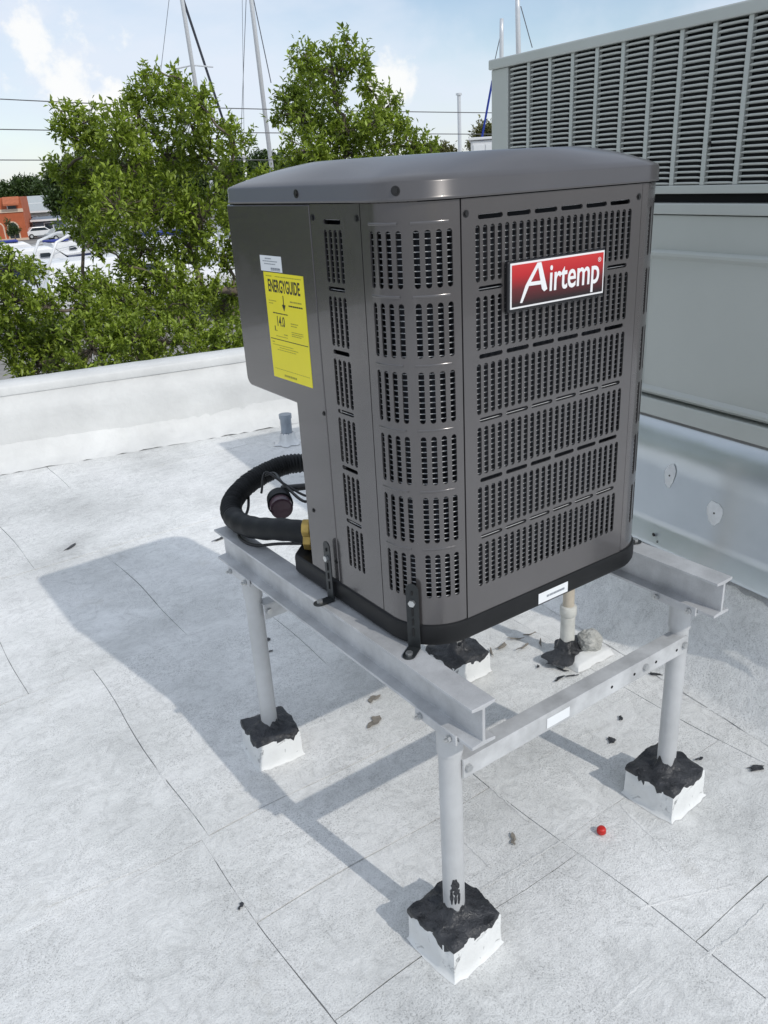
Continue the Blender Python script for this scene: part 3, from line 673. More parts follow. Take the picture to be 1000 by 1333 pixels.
# ================================================================= HOSES
def spline(pts, n=10):
    pts = [Vector(p) for p in pts]; q = [pts[0]*2-pts[1]]+pts+[pts[-1]*2-pts[-2]]; o = []
    for i in range(1, len(q)-2):
        for k in range(n):
            t = k/n; a, b_, c, d = q[i-1:i+3]
            o.append(.5*((2*b_)+(-a+c)*t+(2*a-5*b_+4*c-d)*t*t+(-a+3*b_-3*c+d)*t**3))
    return o+[pts[-1]]
hp = spline([(.926, 1.628, .770), (.885, 1.735, .762), (.852, 1.85, .740), (.846, 1.955, .732), (.878, 2.045, .742), (.95, 2.095, .765), (1.04, 2.11, .785), (1.13, 2.10, .79), (1.27, 2.04, .76), (1.36, 2.00, .60), (1.38, 2.0, .3), (1.38, 2.0, 0.02)], 14)
t = thing('insulated_line', hp[0], 'fat black insulated refrigerant line looping from the brass valves over the beam end', 'hose')
loc_ = lambda L: [v-hp[0] for v in L]
na = 14*3+4
rr = [.0295*(1+.03*math.sin(i*.9)) for i in range(na+1)]; rr[0] = .022; rr[1] = .028
MB().tube(loc_(hp[:na+1]), rr, 20).build('smooth_sleeve', m_ins, t, smooth=True)
seg = hp[na-2:14*9]; dense = spline(seg, 4)
MB().tube(loc_(dense), [.0275+.0020*(math.sin(i*1.15)) + .0022*random.random() for i in range(len(dense))], 20).build('ribbed_wrap', m_ins, t, smooth=True)
MB().tube(loc_(hp[14*9-1:]), .027, 16).build('rear_sleeve', m_ins, t, smooth=True)
c1 = spline([(.93, 1.66, .735), (.87, 1.75, .722), (.838, 1.83, .7), (.828, 1.90, .6995), (.86, 1.965, .702), (.92, 2.03, .72), (.97, 2.10, .76), (1.02, 2.05, .80), (1.0, 1.95, .80), (1.0, 1.83, .78), (1.01, 1.76, .84)], 8)
tag(MB().tube(c1, .0042, 8).build('control_cable', m_cable, None, smooth=True), 'thin black cable under the insulated line on the beam', 'cable')
c2 = spline([(.93, 1.95, .79), (.97, 1.99, .83), (1.0, 1.93, .80), (1.03, 1.86, .78), (1.02, 1.80, .86), (1.02, 1.78, .9)], 8)
tag(MB().tube(c2, .0035, 8).build('control_cable', m_cable, None, smooth=True), 'thin black wire looping above the maroon plug behind the valves', 'cable')
pc = P(366, 659, 2.12); ax_ = Vector((-.35, -.85, -.1)).normalized()
t = thing('round_plug', pc, 'dark round maroon plug lying behind the insulated line', 'plug')
MB().tube([-ax_*.05, ax_*.016, ax_*.02, ax_*.012, ax_*.006], [.03, .031, .027, .021, .001], 24, False).build('plug_cap', m_pink, t, smooth=True, angle=40)
MB().tube([-ax_*.05, -ax_*.012], [.034, .036], 24).build('plug_body', m_ins, t, smooth=True, angle=40)
MB().tube([-ax_*.04, -ax_*.08+Vector((.03, .02, .0)), Vector((.12, .03, .02)), Vector((.2, -.1, .02))], [.014, .012, .010, .010], 10).build('plug_lead', m_cable, t, smooth=True)

# riser pipe on its own pad
rp = G(738, 845, .03)
t = thing('riser_pipe', (rp.x, rp.y, 0), 'beige riser pipe with a chalky coupling on a tarred slab behind the condenser', 'pipe')
MB().tube([(0, 0, .02), (0, 0, .80)], .0195, 20).build('pipe', m_pvc, t, smooth=True, angle=50)
MB().tube([(0, 0, .165), (0, 0, .17), (0, 0, .20), (0, 0, .205)], [.024, .0285, .0285, .024], 20).build('coupling', m_pvcw, t, smooth=True, angle=50)
MB().tube([(0, 0, .03), (0, 0, .165)], [.025, .0245], 20).build('lower_sleeve', m_pvcw, t, smooth=True, angle=50)
b = MB(); vs = []; K = 48
for sc, z in ((1.10, .002), (1.02, .010), (.97, .022), (.90, .026), (0.02, .027)):
    for k in range(K):
        a = 2*math.pi*k/K; u, v = math.cos(a), math.sin(a); q = (1/max(abs(u), abs(v)))**.9*(1+.03*math.sin(a*5)+.02*math.sin(a*9+1)); vs.append((u*.085*q*sc+.042, v*.070*q*sc-.022, z+random.uniform(-.0015, .0015)))
b.add(vs, [(i*K+k, i*K+(k+1) % K, (i+1)*K+(k+1) % K, (i+1)*K+k) for i in range(4) for k in range(K)]); b.build('slab', m_thick, t, smooth=True, angle=50)
b = MB(); vs = []
for sc, z in ((1.0, .0245), (.93, .031), (.6, .034), (.42, .046), (.30, .075)):
    for k in range(K):
        a = 2*math.pi*k/K; rr = (.085+.028*math.sin(a*2+.8)+.012*math.sin(a*5)+.007*math.sin(a*9+2)) if sc > .5 else .085; vs.append((rr*sc*math.cos(a)+(.0 if sc < .5 else -.012*0), rr*sc*.8*math.sin(a)*(1 if sc > .5 else 1.25), z+.003*math.sin(a*4+sc*9)*(sc > .25)))
b.add(vs, [(i*K+k, i*K+(k+1) % K, (i+1)*K+(k+1) % K, (i+1)*K+k) for i in range(4) for k in range(K)]); b.build('tar_collar', m_tar, t, smooth=True)
bm = bmesh.new(); bmesh.ops.create_icosphere(bm, subdivisions=4, radius=.042)
for v in bm.verts:
    q = 1+.12*math.sin(v.co.x*90+1)*math.sin(v.co.y*80+v.co.z*70)+.06*random.uniform(-1, 1); v.co *= q; v.co.z = v.co.z*1.0+.052; v.co.x += .075; v.co.y -= .035
me = bpy.data.meshes.new('sealant_lump'); bm.to_mesh(me); bm.free(); me.materials.append(m_lilac); link_mesh('sealant_lump', me, t)

# ================================================================= ROOFTOP UNIT + CURB
RZ = -R(6.5)
curb = thing('roof_curb', (2.25, 1.3, 0), 'raised curb with blue grey metal flashing beside the condenser stand', 'curb', RZ)
Y0, Y1 = -.50, 1.27
def curb_strip(prof, y0, y1, step, jit):
    n = int((y1-y0)/step); vs = []
    for i in range(n+1):
        y = y0+(y1-y0)*i/n
        for k, (x, z, j) in enumerate(prof): vs.append((x+jit*j*(math.sin(y*5+k)*.6+random.uniform(-.5, .5)), y, z+jit*j*random.uniform(-.6, .6)))
    k = len(prof); b = MB(); b.add(vs, [(i*k+a, i*k+a+1, (i+1)*k+a+1, (i+1)*k+a) for i in range(n) for a in range(k-1)]); return b
curb_strip([(-.245, .0025, .3), (-.225, .008, .5), (-.205, .020, .6), (-.18, .05, .8), (-.12, .105, 1), (-.07, .17, .8), (-.045, .24, .6), (-.03, .335, .4)], Y0, Y1+.25, .04, .008).build('base_flashing', m_memb, curb, smooth=True)
m_bare = mat('bare_grey_membrane', (0.36, 0.37, 0.375), 0.75, var=0.2, vscale=30, speck=0.3, sscale=260)
vs = []; n = 90; b = MB()
for i in range(n+1):
    y = Y0+(Y1-Y0)*i/n; vs += [(-.034, y, .345), (-.0375-.006, y, .288+.028*math.sin(y*4.2+1.5)+random.uniform(-.007, .007))]
b.add(vs, [(2*i, 2*i+1, 2*i+3, 2*i+2) for i in range(n)]); b.build('bare_strip', m_bare, curb)
b = curb_strip([(-.052, .336, 0), (-.05, .348, .1), (-.026, .40, .1), (-.02, .43, .2), (-.016, .6, .3), (-.012, .76, .2), (.02, .79, 0)], Y0, Y1, .12, .003)
fl = b.build('flashing_sheet', m_flash, curb, smooth=True)
MB().span((.0, Y0+.02, GZ*0), (1.25, Y1-.02, .78)).build('curb_body', m_deck, curb)
def blob(name, y, z, ry, rz_, m, parent, x):
    b = MB(); K = 18; vs = []
    for sc, dx in ((1, 0), (.9, -.0012), (.3, -.0016)):
        for k in range(K): a = 2*math.pi*k/K; q = sc*(1+.12*math.sin(2*a+y*9)+.08*math.sin(3*a+z*11)+.04*math.sin(7*a)); vs.append((x+dx, y+ry*q*math.cos(a), z+rz_*q*math.sin(a)+.25*ry*math.cos(a)*-1))
    b.add(vs, [(i*K+k, i*K+(k+1) % K, (i+1)*K+(k+1) % K, (i+1)*K+k) for i in range(2) for k in range(K)]+[tuple(2*K+k for k in range(K))]); return b.build(name, m, parent, smooth=True)
def on_rtu(px, py, off=0.0):
    c, s = math.cos(RZ), math.sin(RZ); o = Vector((2.25+off*c, 1.3+off*s, 0)); nrm = Vector((c, s, 0)); d = Vector(ray(px, py)); q = Vector(CAM)+d*(nrm.dot(o-Vector(CAM))/nrm.dot(d))
    r = q-Vector((2.25, 1.3, 0)); return Vector((c*r.x+s*r.y, -s*r.x+c*r.y, r.z))
for (px_, py_, ry, rz_) in ((872, 619, .021, .044), (930, 668, .028, .044)):
    q = on_rtu(px_, py_, -.019); cb = blob('caulk_patch', q.y, q.z, ry, rz_, m_caulk, curb, -.0185)
    screw((-.0200, q.y, q.z), (-1, 0, 0), .0024, cb)
for (px_, py_) in ((851, 696), (856, 706)):
    q = on_rtu(px_, py_, -.045); screw((-.0445, q.y, q.z), (-1, 0, 0), .005, curb)

ru = thing('rooftop_unit', (2.25, 1.3, .785), 'large sage grey packaged rooftop unit with louvred upper panel on the curb', 'air conditioner', RZ)
H = lambda z: z-.785
YL, YR = 1.305, -.46
MB().span((.02, YR, H(.80)), (1.3, YL-.01, H(1.46))).build('casing', m_rtu, ru, bevel=.004)
MB().span((-.022, YR-.02, H(.787)), (1.32, YL+.01, H(.845))).build('base_rail', m_rtu, ru, bevel=.004)
# lower panels
MB().span((-.004, YR, H(.852)), (.03, .47, H(1.425))).build('access_panel', m_rtu, ru, bevel=.003)
MB().span((-.004, .475, H(.852)), (.03, YL-.004, H(1.425))).build('access_panel', m_rtu, ru, bevel=.003)
# pressed door skin with rounded upper corner
b = MB(); yr0, yr1, z0, z1, r = -.44, .452, H(.862), H(1.318), .03
def rr_(ins):
    pts = []
    for (cy_, cz_, a0) in ((yr1-r, z1-r, 0), (yr0+r, z1-r, 90), (yr0+r, z0+r, 180), (yr1-r, z0+r, 270)):
        for i in range(7): a = R(a0+15*i); pts.append((cy_+(r-ins)*math.cos(a), cz_+(r-ins)*math.sin(a)))
    return pts
vs = []
for ins, x in ((-.004, -.0035), (.000, -.018), (.004, -.022), (.012, -.022), (.024, -.012)): vs += [(x, y, z) for y, z in rr_(ins)]
k = 28; b.add(vs, [(i*k+j, i*k+(j+1) % k, (i+1)*k+(j+1) % k, (i+1)*k+j) for i in range(4) for j in range(k)]+[tuple(4*k+j for j in range(k))])
b.build('pressed_door', m_rtu, ru, smooth=True, angle=30)
MB().span((-.014, YR, H(1.428)), (.03, YL-.003, H(1.460))).build('panel_lip', m_rtu, ru, bevel=.004)
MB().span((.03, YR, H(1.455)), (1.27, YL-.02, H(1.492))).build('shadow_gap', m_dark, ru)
# upper section
MB().span((-.004, YR, H(1.486)), (1.28, YL-.003, H(1.510))).build('lower_frame', m_rtu, ru, bevel=.003)
MB().span((-.004, 1.2, H(1.5105)), (1.28, YL-.003, H(1.927))).build('corner_post', m_rtu, ru, bevel=.003)
MB().span((-.014, YR-.01, H(1.9275)), (1.30, YL+.004, H(1.962))).build('top_rail', m_rtu, ru, bevel=.005)
MB().span((.022, YR, H(1.511)), (1.27, 1.199, H(1.9270))).build('dark_backing', m_dark, ru)  # near-black backing; the shade behind the louvre blades is put into its colour
PITCH = .1165; ncol = 30; NR = 27; ZQ0, ZQ1 = 1.5105, 1.927; rp_ = (ZQ1-ZQ0)/NR
m_ct = []
for c in range(ncol):
    yc = 1.080-PITCH*c
    if yc < YR+.05: break
    MB().span((-.0035, yc-.0075, H(1.5104)), (.012, yc+.0075, H(1.9272))).build('mullion', m_rtu, ru)
# a louvre blade: bulging strip with hooked ends
def blade_mesh():
    b = MB(); n = 10; w = PITCH-.0152; vs = []
    for i in range(n+1):
        t = -1+2*i/n; y = t*w/2; e = 1-abs(t)**6; 
        zt = rp_*(.32+.14*e); bu = .0050*(.25+.75*e)
        vs += [(.004, y, 0), (-bu*.55, y, rp_*.10), (-bu, y, rp_*.30), (-bu*.9, y, zt), (-bu*.9+.0022, y, zt-.0006)]
    b.add(vs, [(i*5+a, i*5+a+1, (i+1)*5+a+1, (i+1)*5+a) for i in range(n) for a in range(4)]); return b
bmesh_ = blade_mesh(); bme = bmesh_.mesh('louvre', m_rtu, smooth=True)
rest = MB()
for c in range(-1, ncol):
    yc = 1.080-PITCH*c-PITCH/2
    if yc < YR+.1: break
    for r_ in range(NR):
        z = ZQ0+rp_*r_+.0015
        vis = (yc > -.05) and (z > 1.60 or yc < .42)
        if vis: link_mesh('louvre', bme, ru, (0, yc, H(z)))
        else: rest.add([(v[0], v[1]+yc, v[2]+H(z)) for v in bmesh_.v], bmesh_.f)
tag(rest.build('louvre_rest', m_rtu, ru, smooth=True), kind='stuff')
for (px_, py_) in ((757, 61), (893, 28), (1010, -4)):
    q = on_rtu(px_, py_, -.014); screw((-.0145, q.y, q.z), (-1, 0, 0), .007, ru, m_rtu)
for (px_, py_, m__) in ((876, 254, m_screw), (875, 275, m_rtu), (957, 328, m_bolt), (893, 533, m_screw)):
    q = on_rtu(px_, py_, -.015); screw((-.016 if py_ > 260 else -.004, q.y, q.z), (-1, 0, 0), .005, ru, m__)

# ================================================================= LITTER
def scrap(px_, py_, L, w, rz, m, label, cat='debris', curl=.004, name='debris_scrap'):
    q = G(px_, py_, .004); b = MB(); n = 18; ph = random.random()*6; vs = []
    for lay in (0, 1):
        for i in range(n):
            an = 2*math.pi*i/n; rr = 1+.28*math.sin(2*an+ph)+.22*math.sin(5*an+ph*2)+.2*random.uniform(-1, 1)
            x_, y_ = L/2*rr*math.cos(an), w/2*rr*math.sin(an)+.3*w*math.cos(2*math.cos(an)+ph)
            vs.append((x_, y_, curl*.45*abs(math.cos(an))**2*(1 if lay else .8)+(.0011 if lay else 0)))
    b.add(vs, [tuple(range(n))[::-1], tuple(range(n, 2*n))]+[(i, (i+1) % n, n+(i+1) % n, n+i) for i in range(n)])
    o = b.build(name, m, None); o.location = (q.x, q.y, .0045); o.rotation_euler = (0, 0, rz); return tag(o, label, cat, 'litter on the white roof')
m_leafdry = mat('dry_leaf', (0.22, 0.20, 0.17), 0.8, var=0.4, vscale=60)
scrap(92, 712, .085, .016, .6, m_tar, 'black tar sliver lying alone on bright roof beyond the shadow')
scrap(284, 702, .06, .018, .3, m_tar, 'black scrap on the roof just past the beam end')
scrap(348, 833, .022, .014, .9, m_tar, 'small black chip beside the far left stand leg')
scrap(352, 848, .016, .010, .2, m_tar, 'tiny black chip beside a larger one near the stand leg')
scrap(485, 940, .050, .034, .9, m_leafdry, 'grey brown dry leaf on the sunlit strip under the beam')
scrap(487, 910, .042, .026, .4, m_leafdry, 'curled dark leaf on the seam at the shadow edge')
scrap(795, 964, .030, .018, .7, m_tar, 'dark crumb between the cross bar and the right leg')
scrap(808, 935, .026, .009, .5, m_tar, 'thin dark crumb just above the cross bar by the right leg')
scrap(853, 878, .045, .011, 2.2, m_tar, 'black twig left of the right stand leg')
scrap(985, 1000, .05, .018, 2.4, m_tar, 'dark flake at the end of a roof seam by the curb')
scrap(668, 1093, .030, .014, 1.2, m_leafdry, 'small brown leaf between the two front legs')
scrap(590, 925, .014, .009, 1.2, m_tar, 'dark speck on the seam under the stand')
scrap(313, 1180, .016, .012, 1.2, m_tar, 'dark pebble on the open roof left of the front leg')
scrap(910, 988, .02, .012, .2, m_tar, 'dark crumb behind the right pad')
for i, (px_, py_) in enumerate([(672, 832), (690, 826), (652, 842), (704, 838), (640, 850), (680, 843)]):
    scrap(px_, py_, random.uniform(.03, .06), random.uniform(.006, .014), random.uniform(0, 3), m_leafdry, 'withered stem in the leaf litter beyond the low dark pad', curl=.012)
for i, (px_, py_) in enumerate([(716, 862), (732, 872), (745, 880), (700, 868), (728, 884)]):
    scrap(px_, py_, random.uniform(.02, .05), random.uniform(.006, .012), random.uniform(0, 3), m_tar, 'black tar crumb in front of the riser pipe slab')
q = G(783, 1082, .008); t = thing('plastic_cap', (q.x, q.y, .004), 'small bright red plastic cap lying on the white roof', 'cap')
b = MB(); b.tube([(0, 0, 0), (0, 0, .002), (0, 0, .012), (0, 0, .0155), (0, 0, .0165)], [.0105, .0112, .0110, .009, .004], 24); b.build('cap_shell', m_red, t, smooth=True, angle=50)
b = MB()
for k in range(24): a = 2*math.pi*k/24; b.box((.0111*math.cos(a), .0111*math.sin(a), .0065), (.0010, .0012, .010), Matrix.Rotation(a, 3, 'Z'))
b.build('grip_ridges', m_red, t)

# ================================================================= TREES
def leaves(centres, outward, size, rng, aspect=.42):
    """many folded leaves: n x (4 verts, 2 tris)"""
    n = len(centres); d = outward+rng.normal(0, .55, (n, 3)); d /= np.linalg.norm(d, axis=1)[:, None]
    up = rng.normal(0, .5, (n, 3))+np.array([0, 0, 1.0]); s = np.cross(d, up); s /= np.linalg.norm(s, axis=1)[:, None]+1e-9
    nn = np.cross(s, d); L = size*rng.uniform(.6, 1.25, n)[:, None]; w = L*aspect*.5
    base = centres; mid = base+d*L*.5; tip = base+d*L-nn*L*.12
    v = np.stack([base, mid+s*w+nn*w*.35, tip, mid-s*w+nn*w*.35], 1).reshape(-1, 3)
    i = np.arange(n)*4; f = np.concatenate([np.stack([i, i+1, i+2], 1), np.stack([i, i+2, i+3], 1)])
    return v, f
def np_obj(name, v, f, m, parent):
    me = bpy.data.meshes.new(name); me.vertices.add(len(v)); me.vertices.foreach_set('co', v.astype(np.float32).ravel())
    me.loops.add(len(f)*3); me.loops.foreach_set('vertex_index', f.astype(np.int32).ravel())
    me.polygons.add(len(f)); me.polygons.foreach_set('loop_start', np.arange(len(f), dtype=np.int32)*3)
    me.update(calc_edges=True); me.validate(); me.materials.append(m); return link_mesh(name, me, parent)
def tree(name, label, base, clumps, leaf, lm, rng, tufts=1.0, group=None, trunk_r=.09, per=11, bark=m_bark, cat='tree'):
    """clumps: list of (Vector centre, radius)"""
    t = thing(name, base, label, cat, 0, group); base = Vector(base)
    nodes = [(Vector((0, 0, 0)), -1, None), (Vector((0, 0, max(.4, (min(c.z for c, r in clumps)-base.z)*.6))), 0, None)]
    cs = sorted([(c-base, r) for c, r in clumps], key=lambda q: q[0].length)
    for c, r in cs:
        best = min(range(1, len(nodes)), key=lambda i: (nodes[i][0]-c).length*(1.0 if nodes[i][0].z < c.z else 2.2)+.35*nodes[i][0].length*.3)
        nodes.append((c, best, r))
    wt = [1.0]*len(nodes)
    for i in range(len(nodes)-1, 0, -1): wt[nodes[i][1]] += wt[i]
    b = MB(); mx = wt[0]
    for i in range(1, len(nodes)):
        p, q = nodes[nodes[i][1]][0], nodes[i][0]; L = (q-p).length
        r0 = trunk_r*math.sqrt(wt[i]/mx)+.004*trunk_r/.09; r1 = r0*.72
        pts = []
        for k in range(6):
            s = k/5; j = Vector(rng.normal(0, .045*L, 3))*math.sin(math.pi*s); pts.append(p.lerp(q, s)+j+Vector((0, 0, .10*L*math.sin(math.pi*s)*(.3 if i > 1 else 0))))
        b.tube(pts, [r0+(r1-r0)*k/5 for k in range(6)], 7 if r0 > .02 else 5, False)
    C, O = [], []
    for c, r in cs:
        nt_ = int(max(6, tufts*26*(r/.30)**2*(.085/leaf)**1.2))
        # tufts favour the shell and the upper side
        u = rng.normal(0, 1, (nt_, 3)); u /= np.linalg.norm(u, axis=1)[:, None]
        rad = r*(rng.uniform(.12, 1, nt_)**.45)*rng.uniform(.8, 1.12, nt_); pos = np.array(c)+u*rad[:, None]*np.array([1, 1, .92])
        for k in range(nt_):
            if rng.random() < .4: b.tube([c+Vector(u[k])*rad[k]*.1, Vector(pos[k])], [.006*leaf/.085, .003*leaf/.085], 3, False)
            m_ = int(per*rng.uniform(.6, 1.35)); dd = u[k]*.7+np.array([0, 0, .75]); st_ = pos[k]+np.outer(rng.uniform(-.7, .7, m_)*leaf, dd)+rng.normal(0, .012*leaf/.085, (m_, 3))
            C.append(st_); o = np.tile(dd*.5, (m_, 1))+rng.normal(0, .75, (m_, 3)); O.append(o)
    b.build('trunk', bark, t, smooth=True)
    v, f = leaves(np.concatenate(C), np.concatenate(O), leaf, rng); tag(np_obj('crown', v, f, lm, t), kind='stuff')
    return t
def clump_px(L, d, jd, rng, k=1.0):
    o = []
    for (x, y, r) in L:
        dd = d+rng.uniform(-jd, jd); o.append((P(x, y, dd), r/F*dd*.99*k))
    return o
A = [(195, 97, 13), (233, 101, 13), (190, 124, 24), (222, 122, 22), (255, 132, 24), (248, 160, 32), (293, 160, 15), (305, 185, 22), (180, 158, 34), (150, 168, 28), (84, 146, 13), (112, 158, 24), (92, 176, 24), (128, 190, 28),
     (84, 222, 24), (118, 240, 38), (168, 218, 42), (218, 205, 38), (268, 205, 30), (300, 232, 24), (152, 272, 42), (104, 288, 26), (208, 272, 42), (262, 282, 38), (296, 280, 22), (188, 326, 36), (246, 325, 36), (290, 335, 26),
     (128, 318, 22), (308, 380, 20), (268, 380, 22), (215, 362, 22), (320, 330, 20), (310, 290, 20), (165, 345, 16), (340, 300, 30), (350, 360, 30), (345, 240, 24), (195, 375, 28), (240, 385, 32), (285, 402, 28), (150, 382, 24), (172, 356, 18), (112, 372, 18)]
B = [(10, 352, 28), (42, 352, 16), (18, 392, 32), (62, 400, 24), (20, 440, 40), (70, 440, 40), (118, 412, 34), (160, 395, 28), (120, 455, 42), (170, 440, 38), (205, 410, 24), (215, 445, 34), (255, 430, 24), (262, 455, 28), (50, 475, 40), (-40, 380, 40), (-60, 440, 50), (180, 475, 40), (240, 395, 16), (95, 374, 22), (132, 368, 17), (300, 440, 26), (330, 420, 24), (315, 460, 26)]
Cc = [(396, 76, 20), (430, 62, 11), (452, 55, 12), (466, 80, 22), (432, 94, 24), (402, 108, 26), (378, 128, 20), (366, 150, 16), (478, 112, 16), (436, 128, 16), (416, 160, 32), (395, 150, 24), (452, 172, 26), (500, 142, 24), (488, 160, 24), (520, 160, 15), (402, 196, 34), (452, 200, 34), (500, 190, 32), (540, 192, 22), (562, 196, 12), (420, 235, 40), (490, 235, 40), (380, 240, 30)]
rg = np.random.default_rng(3)
bA = P(262, 420, 9.9); bB = P(90, 440, 8.6); bC = P(440, 230, 10.6)
tree('leafy_tree', 'tall multi stemmed green tree beyond the parapet left of the condenser', (bA.x, bA.y, GZ), clump_px(A, 9.8, .7, rg), .069, m_leaf, rg, 3.0, 'green trees beyond the parapet', .05)
tree('leafy_tree', 'low spreading green tree right behind the parapet wall in front of white boats', (bB.x, bB.y, GZ), clump_px(B, 8.7, .6, rg), .064, m_leaf, rg, 3.6, 'green trees beyond the parapet', .045)
tree('leafy_tree', 'upright green tree rising behind the condenser lid', (bC.x, bC.y, GZ), clump_px(Cc, 10.6, .5, rg), .071, m_leaf, rg, 3.0, 'green trees beyond the parapet', .05)
# more of the hedge row along the wall, outside the frame
for az_, lb in ((-7, 'bushy green tree past the left end of the boatyard view'), (-21, 'bushy green tree second past the boatyard view'), (-36, 'bushy green tree farthest along the parapet')):
    q = Vector((10*math.sin(R(az_)), 10*math.cos(R(az_)), GZ))
    L = [(q+Vector((rg.uniform(-1.5, 1.5), rg.uniform(-.8, .8), rg.uniform(3.0, 7.4))), rg.uniform(.5, .8)) for i in range(28)]
    tree('leafy_tree', lb, q, L, .11, m_leaf, rg, 1.1, 'green trees further along the parapet', .08)
# distant trees
def far_tree(label, px_, ytop, width_px, d, lm, k=9, leaf=.32, group='trees beyond the boatyard', name='background_tree', shape='round'):
    top = P(px_, ytop, d); base = Vector((top.x, top.y, GZ)); Hh = top.z-GZ; wr = width_px/F*d/2; L = []
    for i in range(k):
        if shape == 'pine': f = rg.uniform(0.25, .96); r = wr*(1.05-f)*.8+.2; off = wr*.25
        else: f = rg.uniform(.35, .86); r = wr*rg.uniform(.35, .6); off = wr*math.sqrt(max(.05, 1-((f-.55)/.5)**2))*.75
        a = rg.uniform(0, 2*math.pi); q = base+Vector((math.cos(a)*off*rg.uniform(.3, 1), math.sin(a)*off*rg.uniform(.3, 1), Hh*f)); r = min(r, Hh*(1-f)*1.0+.15); L.append((q, r))
    return tree(name, label, base, L, leaf, lm, rg, 2.6, group, .25, 9)
far_tree('dark round tree behind the cream house roof', 33, 231, 50, 165, m_leafd, 12, .6)
far_tree('broad dark tree at the far left behind the cream house', 3, 239, 46, 165, m_leafd, 12, .6)
far_tree('lower dark tree behind the grey roofed house', 62, 237, 46, 160, m_leafd, 12, .6)
far_tree('tall dark evergreen showing behind the tall multi stemmed tree', 92, 190, 80, 95, m_leafd, 12, .42)
far_tree('dark tree in the gap right of the leaning mast', 305, 200, 70, 80, m_leafd, 10, .36)
far_tree('narrow dark pine near the second sailboat mast', 336, 163, 22, 88, m_leafd, 12, .30, shape='pine')
far_tree('dark tree low behind the second sailboat mast', 358, 192, 70, 84, m_leafd, 10, .36)
far_tree('olive brown tree left of the short white pole', 575, 163, 62, 62, m_leafb, 12, .26)
far_tree('olive brown tree behind the white boat cabin', 622, 148, 56, 60, m_leafb, 12, .26)
far_tree('dark tree between the two green trees in the distance', 238, 205, 90, 92, m_leafd, 10, .42)
far_tree('dark tree far behind the low spreading tree', 160, 210, 90, 100, m_leafd, 10, .45)

# ================================================================= BOATYARD
m_hull = mat('white_gelcoat', (0.78, 0.79, 0.80), 0.25, var=0.06, vscale=1.0)
m_navy = mat('navy_hull', (0.02, 0.03, 0.09), 0.3)
m_canvas = mat('blue_canvas', (0.03, 0.05, 0.28), 0.8, var=0.2, vscale=3)
m_glass = mat('smoked_glass', (0.03, 0.04, 0.05), 0.08)
m_mast = mat('mast_aluminium', (0.66, 0.68, 0.70), 0.35, metal=0.4)
m_rig = mat('rigging_wire', (0.16, 0.17, 0.19), 0.5, metal=0.4)
m_darkrig = mat('dark_furled_sail', (0.03, 0.035, 0.05), 0.7)
m_rope = mat('blue_rope', (0.02, 0.05, 0.35), 0.7)
def hull_mesh(L, B, Hh, m, parent, name='hull'):
    b = MB(); n = 14; vs = []
    for i in range(n+1):
        t_ = i/n; x = -L/2+L*t_; w = B/2*(1-max(0, (t_-.45)/.55)**2.2)*(.88+.12*min(1, t_*4)); sh = Hh*(1+.22*t_*t_)
        for (f, zz) in ((1.0, sh), (.96, sh*.72), (.80, sh*.3), (.15, 0)): vs.append((x+.25*(zz/Hh)*t_, -w*f, zz))
        for (f, zz) in ((.15, 0), (.80, sh*.3), (.96, sh*.72), (1.0, sh)): vs.append((x+.25*(zz/Hh)*t_, w*f, zz))
    k = 8; b.add(vs, [(i*k+a, i*k+a+1, (i+1)*k+a+1, (i+1)*k+a) for i in range(n) for a in range(k-1)]+[tuple(range(k)), tuple(n*k+a for a in range(k))]+[(i*k, (i+1)*k, (i+1)*k+7, i*k+7) for i in range(n)])
    return b.build(name, m, parent, smooth=True, angle=35)
def keel_blocks(t, L, z):
    for x in (-L*.28, L*.2): MB().box((x, 0, z/2+.05), (.35, .7, z+.10)).build('keel_block', m_bark, t)
def motorboat(label, q, rz, L, B, Hh, z0, canvas=None, fly=True, hull=m_hull, name='motor_yacht'):
    t = thing(name, (q.x, q.y, GZ), label, 'boat', rz, 'boats in the yard'); keel_blocks(t, L, z0)
    h = hull_mesh(L, B, Hh, hull, t); h.location.z = z0; zt = z0+Hh
    c = MB(); vs = []
    for z, x0, x1, w in ((zt-.05, -L*.28, L*.30, B*.40), (zt+.75, -L*.26, L*.16, B*.36), (zt+.95, -L*.27, L*.10, B*.34)): vs += [(x0, -w, z), (x1, -w*.8, z), (x1, w*.8, z), (x0, w, z)]
    c.add(vs, [(i*4+a, i*4+(a+1) % 4, (i+1)*4+(a+1) % 4, (i+1)*4+a) for i in range(2) for a in range(4)]+[(8, 9, 10, 11)]); c.build('cabin', m_hull, t, bevel=.05)
    c = MB(); c.add([(L*.295, -B*.30, zt+.08), (L*.295, B*.30, zt+.08), (L*.172, B*.27, zt+.72), (L*.172, -B*.27, zt+.72)], [(0, 1, 2, 3)]); c.v = [(x+.03, y, z+.02) for x, y, z in c.v]; c.build('windscreen', m_glass, t)
    for s in (-1, 1):
        MB().extr([(L*.0, zt+.30), (L*.14, zt+.30), (L*.09, zt+.56), (L*.0, zt+.56)], s*B*.385, s*B*.395, lambda u, v, w: (u, w, v)).build('side_window', m_glass, t)
        if fly: MB().tube([(-L*.30, s*B*.36, zt), (-L*.22, s*B*.34, zt+1.7), (-L*.16, s*B*.26, zt+1.95), (-L*.16, 0, zt+2.0)], .055, 8).build('radar_arch', m_hull, t, smooth=True)
        MB().tube([(L*.1, s*B*.42, zt+.5), (L*.36, s*B*.24, zt+.75), (L*.52, 0, zt+.85)], .02, 6).build('bow_rail', m_mast, t)
    if canvas: MB().box((-L*.12, 0, zt+1.06), (L*.30, B*.7, .14)).build('canopy', canvas, t, bevel=.04)
    return t
